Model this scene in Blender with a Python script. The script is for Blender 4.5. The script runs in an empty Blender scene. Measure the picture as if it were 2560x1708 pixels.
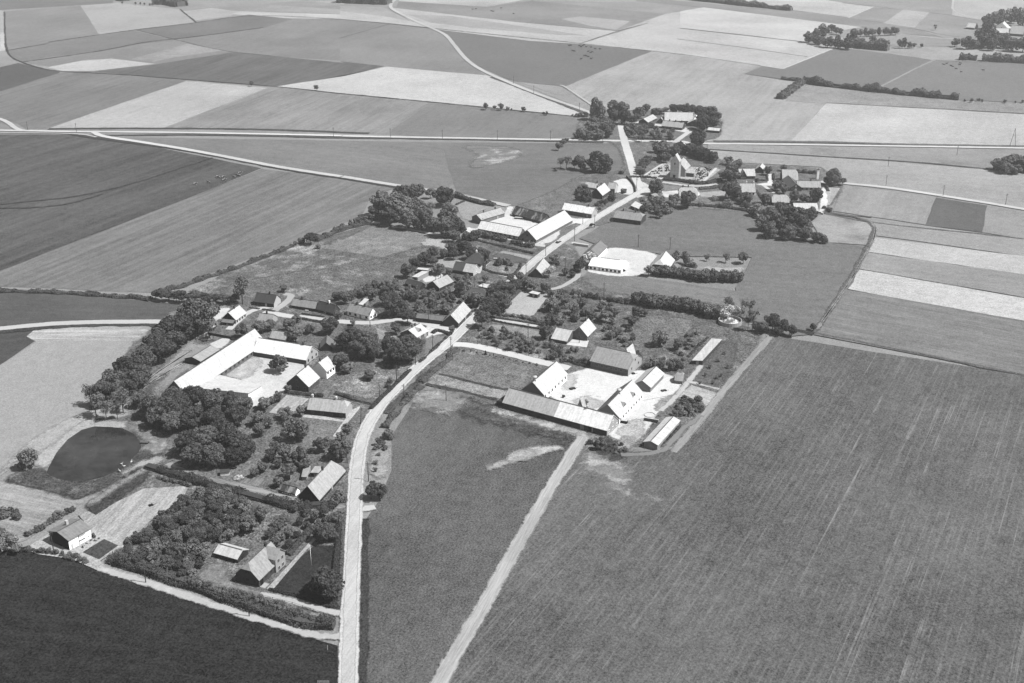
import bpy, math, random
from mathutils import Vector, Matrix
# ---------------------------------------------------------------- camera, sky, sun, exposure
scene = bpy.context.scene
W0, H0 = 2560., 1708.
CAMH, FPX, TH = 200.0, 2900.0, math.atan(1254/2900.)
cd = bpy.data.cameras.new('camera'); cam = bpy.data.objects.new('camera', cd)
scene.collection.objects.link(cam); scene.camera = cam
cam.location = (0, 0, CAMH); cam.rotation_euler = (math.pi/2-TH, 0, 0)
cd.sensor_width = 36; cd.lens = 36*FPX/W0; cd.clip_start = 1; cd.clip_end = 60000
SUN_AZ, SUN_EL = math.radians(-14), math.radians(55)      # azimuth measured from +x
world = bpy.data.worlds.new('World'); scene.world = world; world.use_nodes = True
wn = world.node_tree; bg = wn.nodes['Background']
sky = wn.nodes.new('ShaderNodeTexSky'); sky.sky_type = 'NISHITA'; sky.sun_disc = False
sky.sun_elevation = SUN_EL; sky.sun_rotation = math.pi/2-SUN_AZ; sky.air_density = 1; sky.dust_density = 2
bw = wn.nodes.new('ShaderNodeRGBToBW')                    # the place is seen in black and white
wn.links.new(sky.outputs[0], bw.inputs[0]); wn.links.new(bw.outputs[0], bg.inputs[0])
bg.inputs[1].default_value = 0.06
sd = bpy.data.lights.new('sun', 'SUN'); sun = bpy.data.objects.new('sun', sd); scene.collection.objects.link(sun)
sd.energy = 4.0; sd.angle = math.radians(0.5); sd.color = (1, 1, 1)
sv = Vector((math.cos(SUN_EL)*math.cos(SUN_AZ), math.cos(SUN_EL)*math.sin(SUN_AZ), math.sin(SUN_EL)))
sun.rotation_euler = sv.to_track_quat('Z', 'Y').to_euler(); sun.location = (300, 200, 400)
vs = scene.view_settings; vs.view_transform = 'Standard'; vs.look = 'None'; vs.exposure = 1.17; vs.gamma = 1
try:
    scene.cycles.volume_bounces = 0; scene.cycles.max_bounces = 5; scene.cycles.diffuse_bounces = 2
    scene.cycles.volume_step_rate = 10
except Exception: pass
C = scene.collection
KT = 2.75; HAZE = .00011
rnd = random.Random(7)
# ---------------------------------------------------------------- survey sheets: (x0, y0, scale) of the plan squares
CR = dict(A=(0,0,.3661),B=(850,0,.3661),C=(1700,0,.3661),D=(300,600,.1702),E=(660,560,.1702),F=(900,420,.1702),
 G=(1150,440,.1702),H=(400,780,.1702),I=(760,700,.1702),J=(980,600,.1702),K=(1360,580,.1702),L=(1150,780,.1702),
 M=(1430,780,.1702),N=(1220,880,.1702),O=(1540,900,.1702),Q=(0,780,.2043),R=(0,1040,.2043),S=(420,960,.2043),
 T=(460,1240,.2296),U=(1400,230,.18298),V=(1750,380,.18298),W=(1580,340,.12766),X=(1440,420,.12766),
 Y=(1700,560,.2043),Z=(0,1240,.22958),a=(1960,0,.25532),b=(840,900,.21682),c=(1060,860,.1913),d=(1260,1020,.34438),
 e=(500,1500,.34043),f=(1860,800,.57899),g=(0,0,1.08936),s=(0,0,1))
ct, st = math.cos(TH), math.sin(TH)
def px(k, u, v):
    x0, y0, s = CR[k]; return x0+u*s, y0+v*s
def un(x, y, z=0.):                                        # photo point -> world point at height z
    a, b = (x-1280)/FPX, (854-y)/FPX
    d = (a, ct+b*st, -st+b*ct); t = (z-CAMH)/d[2]
    return Vector((d[0]*t, d[1]*t, z))
def pj(p):
    z = p[2]-CAMH; dp = p[1]*ct-z*st; up = p[1]*st+z*ct
    return 1280+FPX*p[0]/dp, 854-FPX*up/dp
def G_(k, u, v, z=0.): return un(*px(k, u, v), z)
def parse(s):                                              # 'A 10,20 30,40 B 5,6' -> photo points
    out = []; k = None
    for t in s.split():
        if ',' in t:
            u, v = t.split(','); out.append(px(k, float(u), float(v)))
        else: k = t
    return out
def alb(v): return .84 if v >= 250 else min(.86, ((v/255.)**2.2)/KT)
# ---------------------------------------------------------------- tags and mesh helpers
def tag(o, label=None, cat=None, group=None, kind=None):
    if label: o['label'] = label
    if cat: o['category'] = cat
    if group: o['group'] = group
    if kind: o['kind'] = kind
    return o
def mesh(name, vs_, fs, mat=None, smooth=False):
    m = bpy.data.meshes.new(name); m.from_pydata([tuple(v) for v in vs_], [], fs)
    if mat: m.materials.append(mat)
    if smooth: m.polygons.foreach_set('use_smooth', [True]*len(m.polygons))
    m.update(); return m
def obj(name, me, parent=None, loc=(0,0,0), rz=0, sc=None):
    o = bpy.data.objects.new(name, me); C.objects.link(o); o.location = loc; o.rotation_euler = (0,0,rz)
    if sc: o.scale = sc
    if parent: o.parent = parent
    return o
def empty(name, loc, rz=0, label=None, cat=None, group=None):
    o = bpy.data.objects.new(name, None); C.objects.link(o); o.location = loc; o.rotation_euler = (0,0,rz)
    o.empty_display_size = .5
    return tag(o, label, cat, group)
def copy_tree(o, parent=None):
    c = o.copy(); C.objects.link(c); c.parent = parent
    for ch in list(o.children): copy_tree(ch, c)
    return c
class MB:                                                  # collects shapes into ONE mesh
    def __init__(s): s.v = []; s.f = []
    def add(s, vs_, fs):
        n = len(s.v); s.v += [tuple(v) for v in vs_]; s.f += [tuple(i+n for i in f) for f in fs]; return s
    def box(s, x0, x1, y0, y1, z0, z1):
        return s.add([(x0,y0,z0),(x1,y0,z0),(x1,y1,z0),(x0,y1,z0),(x0,y0,z1),(x1,y0,z1),(x1,y1,z1),(x0,y1,z1)],
            [(0,3,2,1),(4,5,6,7),(0,1,5,4),(1,2,6,5),(2,3,7,6),(3,0,4,7)])
    def cyl(s, p, q, r0, r1, n=8, cap=True):
        p, q = Vector(p), Vector(q); d = (q-p).normalized()
        a = d.orthogonal().normalized(); b = d.cross(a); vs_ = []
        for c, r in ((p, r0), (q, r1)):
            for i in range(n):
                t = 2*math.pi*i/n; vs_.append(c+a*math.cos(t)*r+b*math.sin(t)*r)
        fs = [(i, (i+1) % n, n+(i+1) % n, n+i) for i in range(n)]
        if cap: fs += [tuple(range(n))[::-1], tuple(range(n, 2*n))]
        return s.add(vs_, fs)
    def mesh(s, name, mat=None, smooth=False): return mesh(name, s.v, s.f, mat, smooth)
# ---------------------------------------------------------------- materials
MC = {}
def newmat(name, rough=.9):
    m = bpy.data.materials.new(name); m.use_nodes = True; nt = m.node_tree; b = nt.nodes['Principled BSDF']
    b.inputs['Roughness'].default_value = rough; b.inputs['Specular IOR Level'].default_value = .15
    return m, nt, b
def N(nt, t, **kw):
    n = nt.nodes.new(t)
    for k, v in kw.items(): setattr(n, k, v)
    return n
def math_(nt, op, a, b=None, clamp=False):
    n = N(nt, 'ShaderNodeMath', operation=op); n.use_clamp = clamp
    for i, x in enumerate((a, b)):
        if x is None: continue
        if isinstance(x, (int, float)): n.inputs[i].default_value = x
        else: nt.links.new(x, n.inputs[i])
    return n.outputs[0]
def noise(nt, vec, scale, detail=3, rough=.6):
    n = N(nt, 'ShaderNodeTexNoise'); n.inputs['Scale'].default_value = scale
    n.inputs['Detail'].default_value = detail; n.inputs['Roughness'].default_value = rough
    nt.links.new(vec, n.inputs['Vector']); return n.outputs['Fac']
def ground_mat(name, tone, big=.2, fine=.35, stripe=0., period=3., ang=0., patch=None, seed=0, track=0., soft=False):
    m, nt, b = newmat(name, 1.0); b.inputs['Specular IOR Level'].default_value = 0
    pos = N(nt, 'ShaderNodeNewGeometry').outputs['Position']
    mp = N(nt, 'ShaderNodeMapping'); mp.inputs['Location'].default_value = (seed*37.1, seed*11.7, 0)
    mp.inputs['Rotation'].default_value = (0, 0, -ang); nt.links.new(pos, mp.inputs['Vector']); v = mp.outputs[0]
    st_ = N(nt, 'ShaderNodeMapping'); st_.inputs['Scale'].default_value = (.06, 1, 1); nt.links.new(v, st_.inputs['Vector'])
    val = alb(tone)
    f = math_(nt, 'MULTIPLY', math_(nt, 'SUBTRACT', noise(nt, v, .012, 4), .5), big*4.)
    # fine grass texture, and the same noise drawn out along the working direction
    f2 = math_(nt, 'MULTIPLY', math_(nt, 'SUBTRACT', noise(nt, v, 1.5, 5, .85), .5), fine*8)
    f3 = math_(nt, 'MULTIPLY', math_(nt, 'SUBTRACT', noise(nt, v, .2, 5, .75), .5), fine*2.2)
    s = math_(nt, 'ADD', math_(nt, 'ADD', f, f2), f3)
    if stripe > 0:
        for sc_, am in ((1.0/period, 1.), (.22/period, .8)):
            g = math_(nt, 'MULTIPLY', math_(nt, 'SUBTRACT', noise(nt, st_.outputs[0], sc_, 3, .6), .5), stripe*8*am)
            s = math_(nt, 'ADD', s, g)
    if track > 0:                                           # tramlines: thin pale lines, broken along their length
        st2 = N(nt, 'ShaderNodeMapping'); st2.inputs['Scale'].default_value = (.012, 1, 1); nt.links.new(v, st2.inputs['Vector'])
        q = noise(nt, st2.outputs[0], .5, 3, .9)
        q = math_(nt, 'MULTIPLY', math_(nt, 'SUBTRACT', q, .575), 12, True)
        q = math_(nt, 'MULTIPLY', q, math_(nt, 'MULTIPLY', math_(nt, 'SUBTRACT', noise(nt, v, .035, 3, .8), .42), 6, True))
        s = math_(nt, 'ADD', s, math_(nt, 'MULTIPLY', q, track))
        w = N(nt, 'ShaderNodeTexWave'); w.wave_type = 'BANDS'; w.bands_direction = 'Y'; w.inputs['Scale'].default_value = .118   # drill passes
        w.inputs['Distortion'].default_value = .35; w.inputs['Detail'].default_value = 2; nt.links.new(v, w.inputs['Vector'])
        q3 = math_(nt, 'MULTIPLY', math_(nt, 'SUBTRACT', w.outputs['Fac'], .80), 5, True)
        q3 = math_(nt, 'MULTIPLY', q3, math_(nt, 'MULTIPLY', math_(nt, 'SUBTRACT', noise(nt, v, .03, 4, .8), .40), 5, True))
        s = math_(nt, 'ADD', s, math_(nt, 'MULTIPLY', q3, track*.38))
        m3 = N(nt, 'ShaderNodeMapping'); m3.inputs['Scale'].default_value = (1.6, .7, 1); nt.links.new(v, m3.inputs['Vector'])
        q2 = math_(nt, 'MULTIPLY', math_(nt, 'SUBTRACT', noise(nt, m3.outputs[0], .075, 5, .75), .64), 11, True)   # damp spots
        s = math_(nt, 'SUBTRACT', s, math_(nt, 'MULTIPLY', q2, track*.5))
    out = math_(nt, 'MULTIPLY', math_(nt, 'ADD', s, 1.0), val)
    if patch:
        t2, sc_, th = patch
        q = noise(nt, v, sc_, 6, .72)
        q = math_(nt, 'MULTIPLY', math_(nt, 'SUBTRACT', q, th), 7., True)
        mx = N(nt, 'ShaderNodeMix'); mx.data_type = 'FLOAT'
        nt.links.new(q, mx.inputs[0]); nt.links.new(out, mx.inputs[2])
        nt.links.new(math_(nt, 'MULTIPLY', math_(nt, 'ADD', s, 1.0), alb(t2)), mx.inputs[3]); out = mx.outputs[0]
    out = math_(nt, 'MAXIMUM', out, val*.25); nt.links.new(out, b.inputs['Base Color'])
    if soft:                                                # worn, ragged rim: cover thins out through a noise threshold
        at = N(nt, 'ShaderNodeAttribute'); at.attribute_name = 'cov'
        q = math_(nt, 'ADD', at.outputs['Fac'], math_(nt, 'MULTIPLY', math_(nt, 'SUBTRACT', noise(nt, v, .22, 5, .8), .5), 1.9))
        q = math_(nt, 'MULTIPLY', math_(nt, 'SUBTRACT', q, .30), 2.2, True)
        tr = N(nt, 'ShaderNodeBsdfTransparent'); ms = N(nt, 'ShaderNodeMixShader'); nt.links.new(q, ms.inputs[0])
        nt.links.new(tr.outputs[0], ms.inputs[1]); nt.links.new(b.outputs[0], ms.inputs[2]); nt.links.new(ms.outputs[0], nt.nodes['Material Output'].inputs[0])
    if fine > .2:
        bp = N(nt, 'ShaderNodeBump'); bp.inputs['Strength'].default_value = .5; bp.inputs['Distance'].default_value = .35
        nt.links.new(noise(nt, v, 1.3, 3, .7), bp.inputs['Height']); nt.links.new(bp.outputs[0], b.inputs['Normal'])
    return m
def surf(kind, tone):                                      # building and object surfaces, object coordinates
    key = (kind, tone)
    if key in MC: return MC[key]
    m, nt, b = newmat('%s_%d' % (kind, tone), {'metal': .45, 'glass': .08, 'roof': .8}.get(kind, .9))
    lift = 1.15 if kind == 'roof' else 2.3 if kind in ('brick', 'timber') else 1.
    v = N(nt, 'ShaderNodeTexCoord').outputs['Object']; val = min(.84, alb(tone)*(lift if tone < 250 else 1))
    if kind == 'roof': val = .50 if tone >= 250 else min(.31, val)
    if kind == 'plain' or kind == 'metal':
        out = math_(nt, 'MULTIPLY', math_(nt, 'ADD', math_(nt, 'MULTIPLY', math_(nt, 'SUBTRACT', noise(nt, v, 1.5), .5), .3), 1), val)
    elif kind == 'glass':
        out = math_(nt, 'ADD', .02, 0.0)
    elif kind == 'roof':                                   # sheets or tiles: courses along x, rows, stains running down
        w = N(nt, 'ShaderNodeTexWave'); w.wave_type = 'BANDS'; w.bands_direction = 'X'; w.inputs['Scale'].default_value = .9
        w.inputs['Distortion'].default_value = .6; w.inputs['Detail'].default_value = 2; nt.links.new(v, w.inputs['Vector'])
        mp = N(nt, 'ShaderNodeMapping'); mp.inputs['Scale'].default_value = (1.6, .18, .18); nt.links.new(v, mp.inputs['Vector'])
        s = math_(nt, 'MULTIPLY', math_(nt, 'SUBTRACT', w.outputs['Fac'], .5), .05)
        s = math_(nt, 'ADD', s, math_(nt, 'MULTIPLY', math_(nt, 'SUBTRACT', noise(nt, mp.outputs[0], 1.0, 4), .5), .8 if tone > 215 else .8))
        s = math_(nt, 'ADD', s, math_(nt, 'MULTIPLY', math_(nt, 'SUBTRACT', noise(nt, v, 1.1, 5, .7), .5), 1.0 if tone > 215 else 1.1))
        out = math_(nt, 'MULTIPLY', math_(nt, 'ADD', s, 1), val)
    elif kind == 'patchy':                                 # decaying roof: ragged pale and dark patches
        mp = N(nt, 'ShaderNodeMapping'); mp.inputs['Scale'].default_value = (1, .35, .35); nt.links.new(v, mp.inputs['Vector'])
        q = math_(nt, 'MULTIPLY', math_(nt, 'SUBTRACT', noise(nt, mp.outputs[0], .55, 5, .7), .5), 8, True)
        out = math_(nt, 'ADD', math_(nt, 'MULTIPLY', q, val*1.5), val*.28)
    elif kind == 'brick':
        s = math_(nt, 'MULTIPLY', math_(nt, 'SUBTRACT', noise(nt, v, 3, 4, .8), .5), 1.4)
        s = math_(nt, 'ADD', s, math_(nt, 'MULTIPLY', math_(nt, 'SUBTRACT', noise(nt, v, .6, 3), .5), 1.))
        out = math_(nt, 'MULTIPLY', math_(nt, 'ADD', s, 1), val)
    elif kind == 'timber':                                 # boards
        w = N(nt, 'ShaderNodeTexWave'); w.wave_type = 'BANDS'; w.bands_direction = 'X'; w.inputs['Scale'].default_value = 1.4
        w.inputs['Detail'].default_value = 1; nt.links.new(v, w.inputs['Vector'])
        s = math_(nt, 'MULTIPLY', math_(nt, 'SUBTRACT', w.outputs['Fac'], .5), .35)
        s = math_(nt, 'ADD', s, math_(nt, 'MULTIPLY', math_(nt, 'SUBTRACT', noise(nt, v, .5, 3), .5), .5))
        out = math_(nt, 'MULTIPLY', math_(nt, 'ADD', s, 1), val)
    else:                                                  # leaf, with clump-to-clump differences
        oi = N(nt, 'ShaderNodeObjectInfo').outputs['Random']
        s = math_(nt, 'MULTIPLY', math_(nt, 'SUBTRACT', oi, .5), .8)
        s = math_(nt, 'ADD', s, math_(nt, 'MULTIPLY', math_(nt, 'SUBTRACT', noise(nt, v, 7, 4, .8), .5), 3.4))
        out = math_(nt, 'MAXIMUM', math_(nt, 'MULTIPLY', math_(nt, 'ADD', s, 1), val), .012)
    nt.links.new(out, b.inputs['Base Color'])
    if kind == 'leaf':
        tr = N(nt, 'ShaderNodeBsdfTranslucent'); nt.links.new(out, tr.inputs[0])
        ms = N(nt, 'ShaderNodeMixShader'); ms.inputs[0].default_value = .12
        nt.links.new(b.outputs[0], ms.inputs[1]); nt.links.new(tr.outputs[0], ms.inputs[2])
        nt.links.new(ms.outputs[0], nt.nodes['Material Output'].inputs[0])
    MC[key] = m; return m
def water_mat():
    m, nt, b = newmat('pond_water', .06); nz = noise(nt, N(nt, 'ShaderNodeNewGeometry').outputs['Position'], .07, 5, .7); nt.links.new(math_(nt, 'MULTIPLY', math_(nt, 'SUBTRACT', nz, .25, True), .085), b.inputs['Base Color'])
    b.inputs['Specular IOR Level'].default_value = .35
    bp = N(nt, 'ShaderNodeBump'); bp.inputs['Strength'].default_value = .05
    nt.links.new(noise(nt, N(nt, 'ShaderNodeNewGeometry').outputs['Position'], .8), bp.inputs['Height']); nt.links.new(bp.outputs[0], b.inputs['Normal'])
    return m
# ---------------------------------------------------------------- ground, fields, roads
CELL, GW, GH = 14., 260, 140
GRID = {}
def nextz(pts):                                            # a sheet lies just above the highest sheet it overlaps
    cells = set(); n = len(pts)
    def cl(x, y): return (int((max(-700, min(2900, x))+700)//CELL), int((max(-60, min(1860, y))+60)//CELL))
    for i in range(n):
        (x0, y0), (x1, y1) = pts[i], pts[(i+1) % n]; x0, x1 = max(-700, min(2900, x0)), max(-700, min(2900, x1)); k = max(1, int(max(abs(x1-x0), abs(y1-y0))/7))
        for j in range(k+1):
            cx, cy = cl(x0+(x1-x0)*j/k, y0+(y1-y0)*j/k)
            cells.update(((cx, cy), (cx+1, cy), (cx-1, cy), (cx, cy+1), (cx, cy-1)))
    ys = [c[1] for c in cells]
    for cy in range(min(ys), max(ys)+1):
        y = cy*CELL-60+CELL/2; xs = []
        for i in range(n):
            (x0, y0), (x1, y1) = pts[i], pts[(i+1) % n]
            if (y0 > y) != (y1 > y): xs.append(x0+(x1-x0)*(y-y0)/(y1-y0))
        xs.sort()
        for p, q in zip(xs[::2], xs[1::2]):
            for cx in range(cl(p, y)[0], cl(q, y)[0]+1): cells.add((cx, cy))
    lv = 1+max(GRID.get(c, 0) for c in cells)
    for c in cells: GRID[c] = lv
    return lv*.008
def sheet(name, pts, mat, z):
    vs_ = [un(x, y, z) for x, y in pts]
    m = bpy.data.meshes.new(name); m.from_pydata([tuple(v) for v in vs_], [], [tuple(range(len(vs_)))])
    if m.polygons[0].normal.z < 0: m.flip_normals()
    m.materials.append(mat); o = obj(name, m); o['kind'] = 'structure'; return o
SEED = [0]
def rough_edge(pts, amt, step=14):                         # a ragged outline instead of a ruled one
    out = []
    for i in range(len(pts)):
        (x0, y0), (x1, y1) = pts[i], pts[(i+1) % len(pts)]
        a, b = un(x0, y0), un(x1, y1); L = (b-a).length; n = max(1, min(60, int(L/step)))
        for j in range(n):
            p = a.lerp(b, j/n); d = (b-a).normalized() if L > 0 else Vector((1, 0, 0))
            p += Vector((-d.y, d.x, 0))*rnd.uniform(-amt, amt); out.append(pj(p))
    return out
def softsheet(name, pts, mat, z, s):                       # a patch as a fine grid whose cover fades at the rim
    W_ = [un(x, y, z) for x, y in pts]; n = len(W_); X = [p.x for p in W_]; Y = [p.y for p in W_]
    x0, x1, y0, y1 = min(X)-s, max(X)+s, min(Y)-s, max(Y)+s; h = max(.9, math.sqrt((x1-x0)*(y1-y0))/85)
    nx, ny = int((x1-x0)/h)+2, int((y1-y0)/h)+2; cov = {}
    seg = [(X[i], Y[i], X[(i+1) % n]-X[i], Y[(i+1) % n]-Y[i]) for i in range(n)]
    xy = list(zip(X, Y))
    for j in range(ny):
        y = y0+j*h
        for i in range(nx):
            x = x0+i*h; d = 1e9
            for ax, ay, dx, dy in seg:
                t = ((x-ax)*dx+(y-ay)*dy)/(dx*dx+dy*dy+1e-9); t = 0 if t < 0 else 1 if t > 1 else t
                q = (x-ax-dx*t)**2+(y-ay-dy*t)**2
                if q < d: d = q
            d = math.sqrt(d)*(1 if inside_((x, y), xy) else -1); cov[i, j] = max(0., min(1., d/s*.5+.5))
    V_, F2, ix, cv = [], [], {}, []
    for j in range(ny-1):
        for i in range(nx-1):
            c4 = ((i, j), (i+1, j), (i+1, j+1), (i, j+1))
            if max(cov[c] for c in c4) <= 0: continue
            for c in c4:
                if c not in ix: ix[c] = len(V_); V_.append((x0+c[0]*h, y0+c[1]*h, z)); cv.append(cov[c])
            F2.append(tuple(ix[c] for c in c4))
    m = bpy.data.meshes.new(name); m.from_pydata(V_, [], F2); c = m.color_attributes.new('cov', 'FLOAT_COLOR', 'POINT')
    c.data.foreach_set('color', [q for v in cv for q in (v, v, v, 1.)])
    m.materials.append(mat); o = obj(name, m); o['kind'] = 'structure'; return o
def inside_(p, poly):
    c = False; j = len(poly)-1
    for i in range(len(poly)):
        if (poly[i][1] > p[1]) != (poly[j][1] > p[1]) and p[0] < (poly[j][0]-poly[i][0])*(p[1]-poly[i][1])/(poly[j][1]-poly[i][1])+poly[i][0]: c = not c
        j = i
    return c
def field(name, s, tone, dirn=None, rough=.5, soft=0, **kw):
    if name in ('bare_ground', 'meadow', 'farmyard', 'track_bank', 'pond_shore') and not soft and rough > .25: soft = 1. if name == 'farmyard' else 2. if rough < 1.1 else 5.
    if soft:
        SEED[0] += 1; ang = 0
        if dirn: a, b = [un(*p) for p in parse(dirn)]; ang = math.atan2(b.y-a.y, b.x-a.x)
        P_ = parse(s)
        for it in range(2): P_ = [q for i in range(len(P_)) for q in ((P_[i][0]*.78+P_[(i+1) % len(P_)][0]*.22, P_[i][1]*.78+P_[(i+1) % len(P_)][1]*.22), (P_[i][0]*.22+P_[(i+1) % len(P_)][0]*.78, P_[i][1]*.22+P_[(i+1) % len(P_)][1]*.78))]
        return softsheet(name, P_, ground_mat(name, tone, ang=ang, seed=SEED[0], soft=True, **kw), nextz(P_), soft)
    SEED[0] += 1; ang = 0
    if dirn:
        a, b = [un(*p) for p in parse(dirn)]; ang = math.atan2(b.y-a.y, b.x-a.x)
    pts = parse(s)
    if rough: pts = rough_edge(pts, rough)
    return sheet(name, pts, ground_mat(name, tone, ang=ang, seed=SEED[0], **kw), nextz(pts))
# base sheet
gs = 9000; gm = ground_mat('grass_ground', 165, patch=(130, .004, .55))
go = obj('ground', mesh('ground', [(-gs,-1200,0),(gs,-1200,0),(gs,15000,0),(-gs,15000,0)], [(0,1,2,3)], gm)); go['kind'] = 'structure'
DG = 'A 320,880 1270,555'                                   # the general working direction of the western fields
F_ = field
# --- far band, left to right
F_('field','A -900,0 780,0 770,22 0,70 -900,90',132,DG)
F_('field','A -900,90 0,70 30,80 36,345 0,350 -900,380',188,DG)
F_('field','A 0,220 34,222 36,345 0,350',212)
F_('field','A 30,80 550,40 675,240 250,300 60,345 37,330',150,DG,stripe=.05)
F_('field','A 550,38 800,20 1230,65 1340,155 1060,185 900,205 680,238',184,DG,patch=(165,.012,.56))
F_('field','A 1230,66 1440,55 2349,-20 2349,95 1700,98 1340,155',162,DG)
F_('field','A 1240,78 1440,55 1560,70 1640,78 1570,110 1340,140',190,DG)
F_('field','A 1780,70 1850,34 2349,66 2349,98 1900,78',176)
F_('field','A 1580,96 1640,76 1800,84 2349,100 2349,128 1900,125',208)
F_('field','A 2120,12 2349,0 2349,30',190)
F_('field','A 50,345 250,300 680,238 900,205 1200,275 950,300 700,350 330,390 160,425 90,400',138,DG)
F_('field','A 920,203 1060,185 1340,158 1700,100 2000,130 1800,190 1270,262 1200,272',130,DG)
F_('field','A 1210,275 1270,262 1800,190 2000,130 2349,130 B 0,130 350,160 620,190 700,225 740,270 860,420 990,515 300,452 0,415 A 2349,415 1800,380 1500,345 1300,295',146,DG,stripe=.04)
F_('field','B 0,262 350,162 620,190 700,225 740,270 860,420 990,515 300,452 0,415',150,DG,stripe=.03)
F_('field','A 160,425 330,390 700,350 950,300 1210,275 1300,298 1500,350 1600,355 1200,430 1050,435 800,400 600,405 330,455',148,DG)
F_('field','A 980,380 1280,300 1530,345 1200,390 1050,422 900,405',172,DG,patch=(150,.02,.5))
F_('field','A 320,460 560,415 760,400 1060,436 640,485 420,485',206)
F_('field','A 640,487 1060,440 1600,355 1850,380 2349,430 B 0,418 300,452 0,525 A 2349,520 1890,590 1270,545 900,515',116,DG,stripe=.10,period=4)
F_('field','A -900,480 0,460 130,430 300,475 410,490 390,510 0,625 -900,800',104,DG)
F_('field','A -400,730 0,625 400,500 470,488 640,488 900,515 1270,550 320,880 180,880 100,830 0,805 -400,780',138,DG,stripe=.10,period=4)
F_('field','A 320,880 1270,555 1830,600 1120,872',196,DG,stripe=.03)
F_('field','A 1120,872 1830,600 1890,592 2349,645 B 0,640 620,705 310,915 0,912 A 2349,908 1700,882',158,DG,stripe=.10,period=3)
F_('field','B 310,915 620,705 820,720 1250,765 1600,795 1750,830 1700,930 1400,945 700,937',142,DG,stripe=.05,patch=(165,.01,.6))
F_('field','A 1890,590 2349,520 B 0,525 320,455 1000,515 1060,528 1700,775 1600,797 1250,762 820,718 0,638 A 2349,643',213,DG)
F_('field','B 650,200 1560,290 2130,350 1540,590 1200,560 1080,515 900,430 830,350 740,235',130,DG,big=.1)
F_('field','B 1090,520 1200,558 1500,590 1720,735 1700,772 1640,735',170)
F_('field','B 1540,590 2130,350 2349,370 C 550,450 440,505 690,545 830,570 700,680 1000,700 760,962 195,966 B 2349,900 1900,760 1710,720 1560,620',182,'C 60,950 440,620',stripe=.06,period=5)
F_('field','B 340,55 480,60 1200,150 1900,215 1640,300 1300,280 650,200 590,185 480,145',198,'B 0,60 1900,240')
F_('field','B 460,98 760,110 1700,245 1500,240 900,190 620,155',176,'B 0,60 1900,240')
F_('field','B 0,62 330,80 480,145 590,185 350,160 0,130',200,'B 0,60 1900,240')
F_('field','B 0,40 300,50 350,80 480,145 300,110 0,75',176,'B 0,60 1900,240')
F_('field','B 385,55 400,10 1000,50 1300,5 2220,95 1980,145 1640,112 1510,130 1900,208 1200,150',153,patch=(170,.01,.6))
F_('field','B 1510,130 1640,112 1980,145 1885,205 1700,175',184)
F_('field','B 405,-10 1310,-10 1000,48 400,9',196)
F_('field','B 1300,4 1500,-15 2349,-15 C 0,-15 500,50 760,75 B 2349,30',178)
F_('field','B 1900,210 2220,95 2349,75 C 0,80 0,190 B 2090,165',196)
F_('field','C 0,190 0,78 160,50 1130,160 1240,185 920,240 850,285',210,'C 0,190 850,280')
F_('field','B 1640,300 2090,165 2349,192 C 0,195 860,290 1060,325 700,472 550,450 0,375 B 2349,370',204,'C 0,190 850,280',patch=(222,.008,.62))
F_('field','C -300,-20 -20,5 760,75 1150,122 1600,190 1840,250 1500,232 1240,185 160,50 0,36 -300,10',154,'C 0,10 1600,190')
F_('field','C 40,-12 760,68 1150,118 1320,50 1100,20 900,-12',203)
F_('field','C 300,-12 1110,25 1100,8 900,-12',214)
F_('field','C 1150,122 1320,52 1530,62 1390,155',158,'C 1150,122 1320,52')
F_('field','C 1390,158 1530,62 1705,85 1600,190',190,'C 1390,158 1530,62')
F_('field','C 900,-15 1110,18 1850,103 1870,-15',164,'C 900,0 1850,103')
F_('field','C 1870,-15 3200,-15 3200,240 2349,165 2100,148 1855,104',188)
F_('field','C 1600,192 1660,130 2070,175 2349,200 3000,230 3000,330 2349,300 1830,268',166,patch=(150,.01,.55))
F_('field','C 1340,300 1500,235 2000,280 3000,330 3000,400 2349,372 1880,318 1500,320',164,patch=(180,.012,.56))
F_('field','C 1420,365 1500,320 1880,320 3000,400 3000,460 1720,410',178,patch=(165,.02,.52))
F_('field','C 1060,325 1300,350 1720,410 1330,610 830,560 680,540 440,505 560,455 700,472',136,'C 1330,610 1720,410',big=.08)
F_('field','C 1725,412 3000,462 3000,745 2349,700 1900,682 1335,612',141,'C 1330,610 1720,410',big=.1)
F_('field','C 840,578 1160,612 1900,688 2349,702 3000,745 3000,830 2349,777 1000,705 720,690',166,big=.2,fine=.6,patch=(150,.05,.5))
F_('field','C 1000,705 2349,780 3000,815 3000,1010 2349,1002 760,962',205,'C 760,960 1000,705',stripe=.02)
F_('field','C 190,985 3000,1035 3000,1220 2130,1160 1650,1110 1000,1070 400,1030 190,1020',168,patch=(138,.014,.52))
F_('field','C 130,1060 200,1025 1000,1075 2130,1160 3000,1225 3000,1540 2349,1432 1800,1340 1130,1255 960,1140 300,1105',180,'C 1000,1075 2130,1160',stripe=.03)
F_('field','C 1120,1265 1745,1350 1680,1535 1300,1480 1040,1440',164,'C 1680,1530 1745,1350',stripe=.05)
F_('field','C 1750,1350 2112,1405 g 2255,533 2122,517',113,'g 2122,517 2145,455')
F_('field','g 2266,471 2700,540 2700,600 2350,548 2255,533',166)
F_('field','g 1890,497 2000,512 2125,518 2350,549 2700,600 2700,640 2350,588 2030,543 2005,540 1990,560',171,'g 2000,512 2350,549')
F_('field','g 2008,545 2350,588 2700,640 2700,700 2350,630 1985,577',201,'g 2000,512 2350,549')
F_('field','g 1985,578 2350,630 2700,690 2700,760 2350,682 1972,617',165,'g 2000,512 2350,549',stripe=.04)
F_('field','g 1971,618 2350,684 2700,745 2700,810 2350,736 1944,663',216,'g 2000,512 2350,549')
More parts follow.
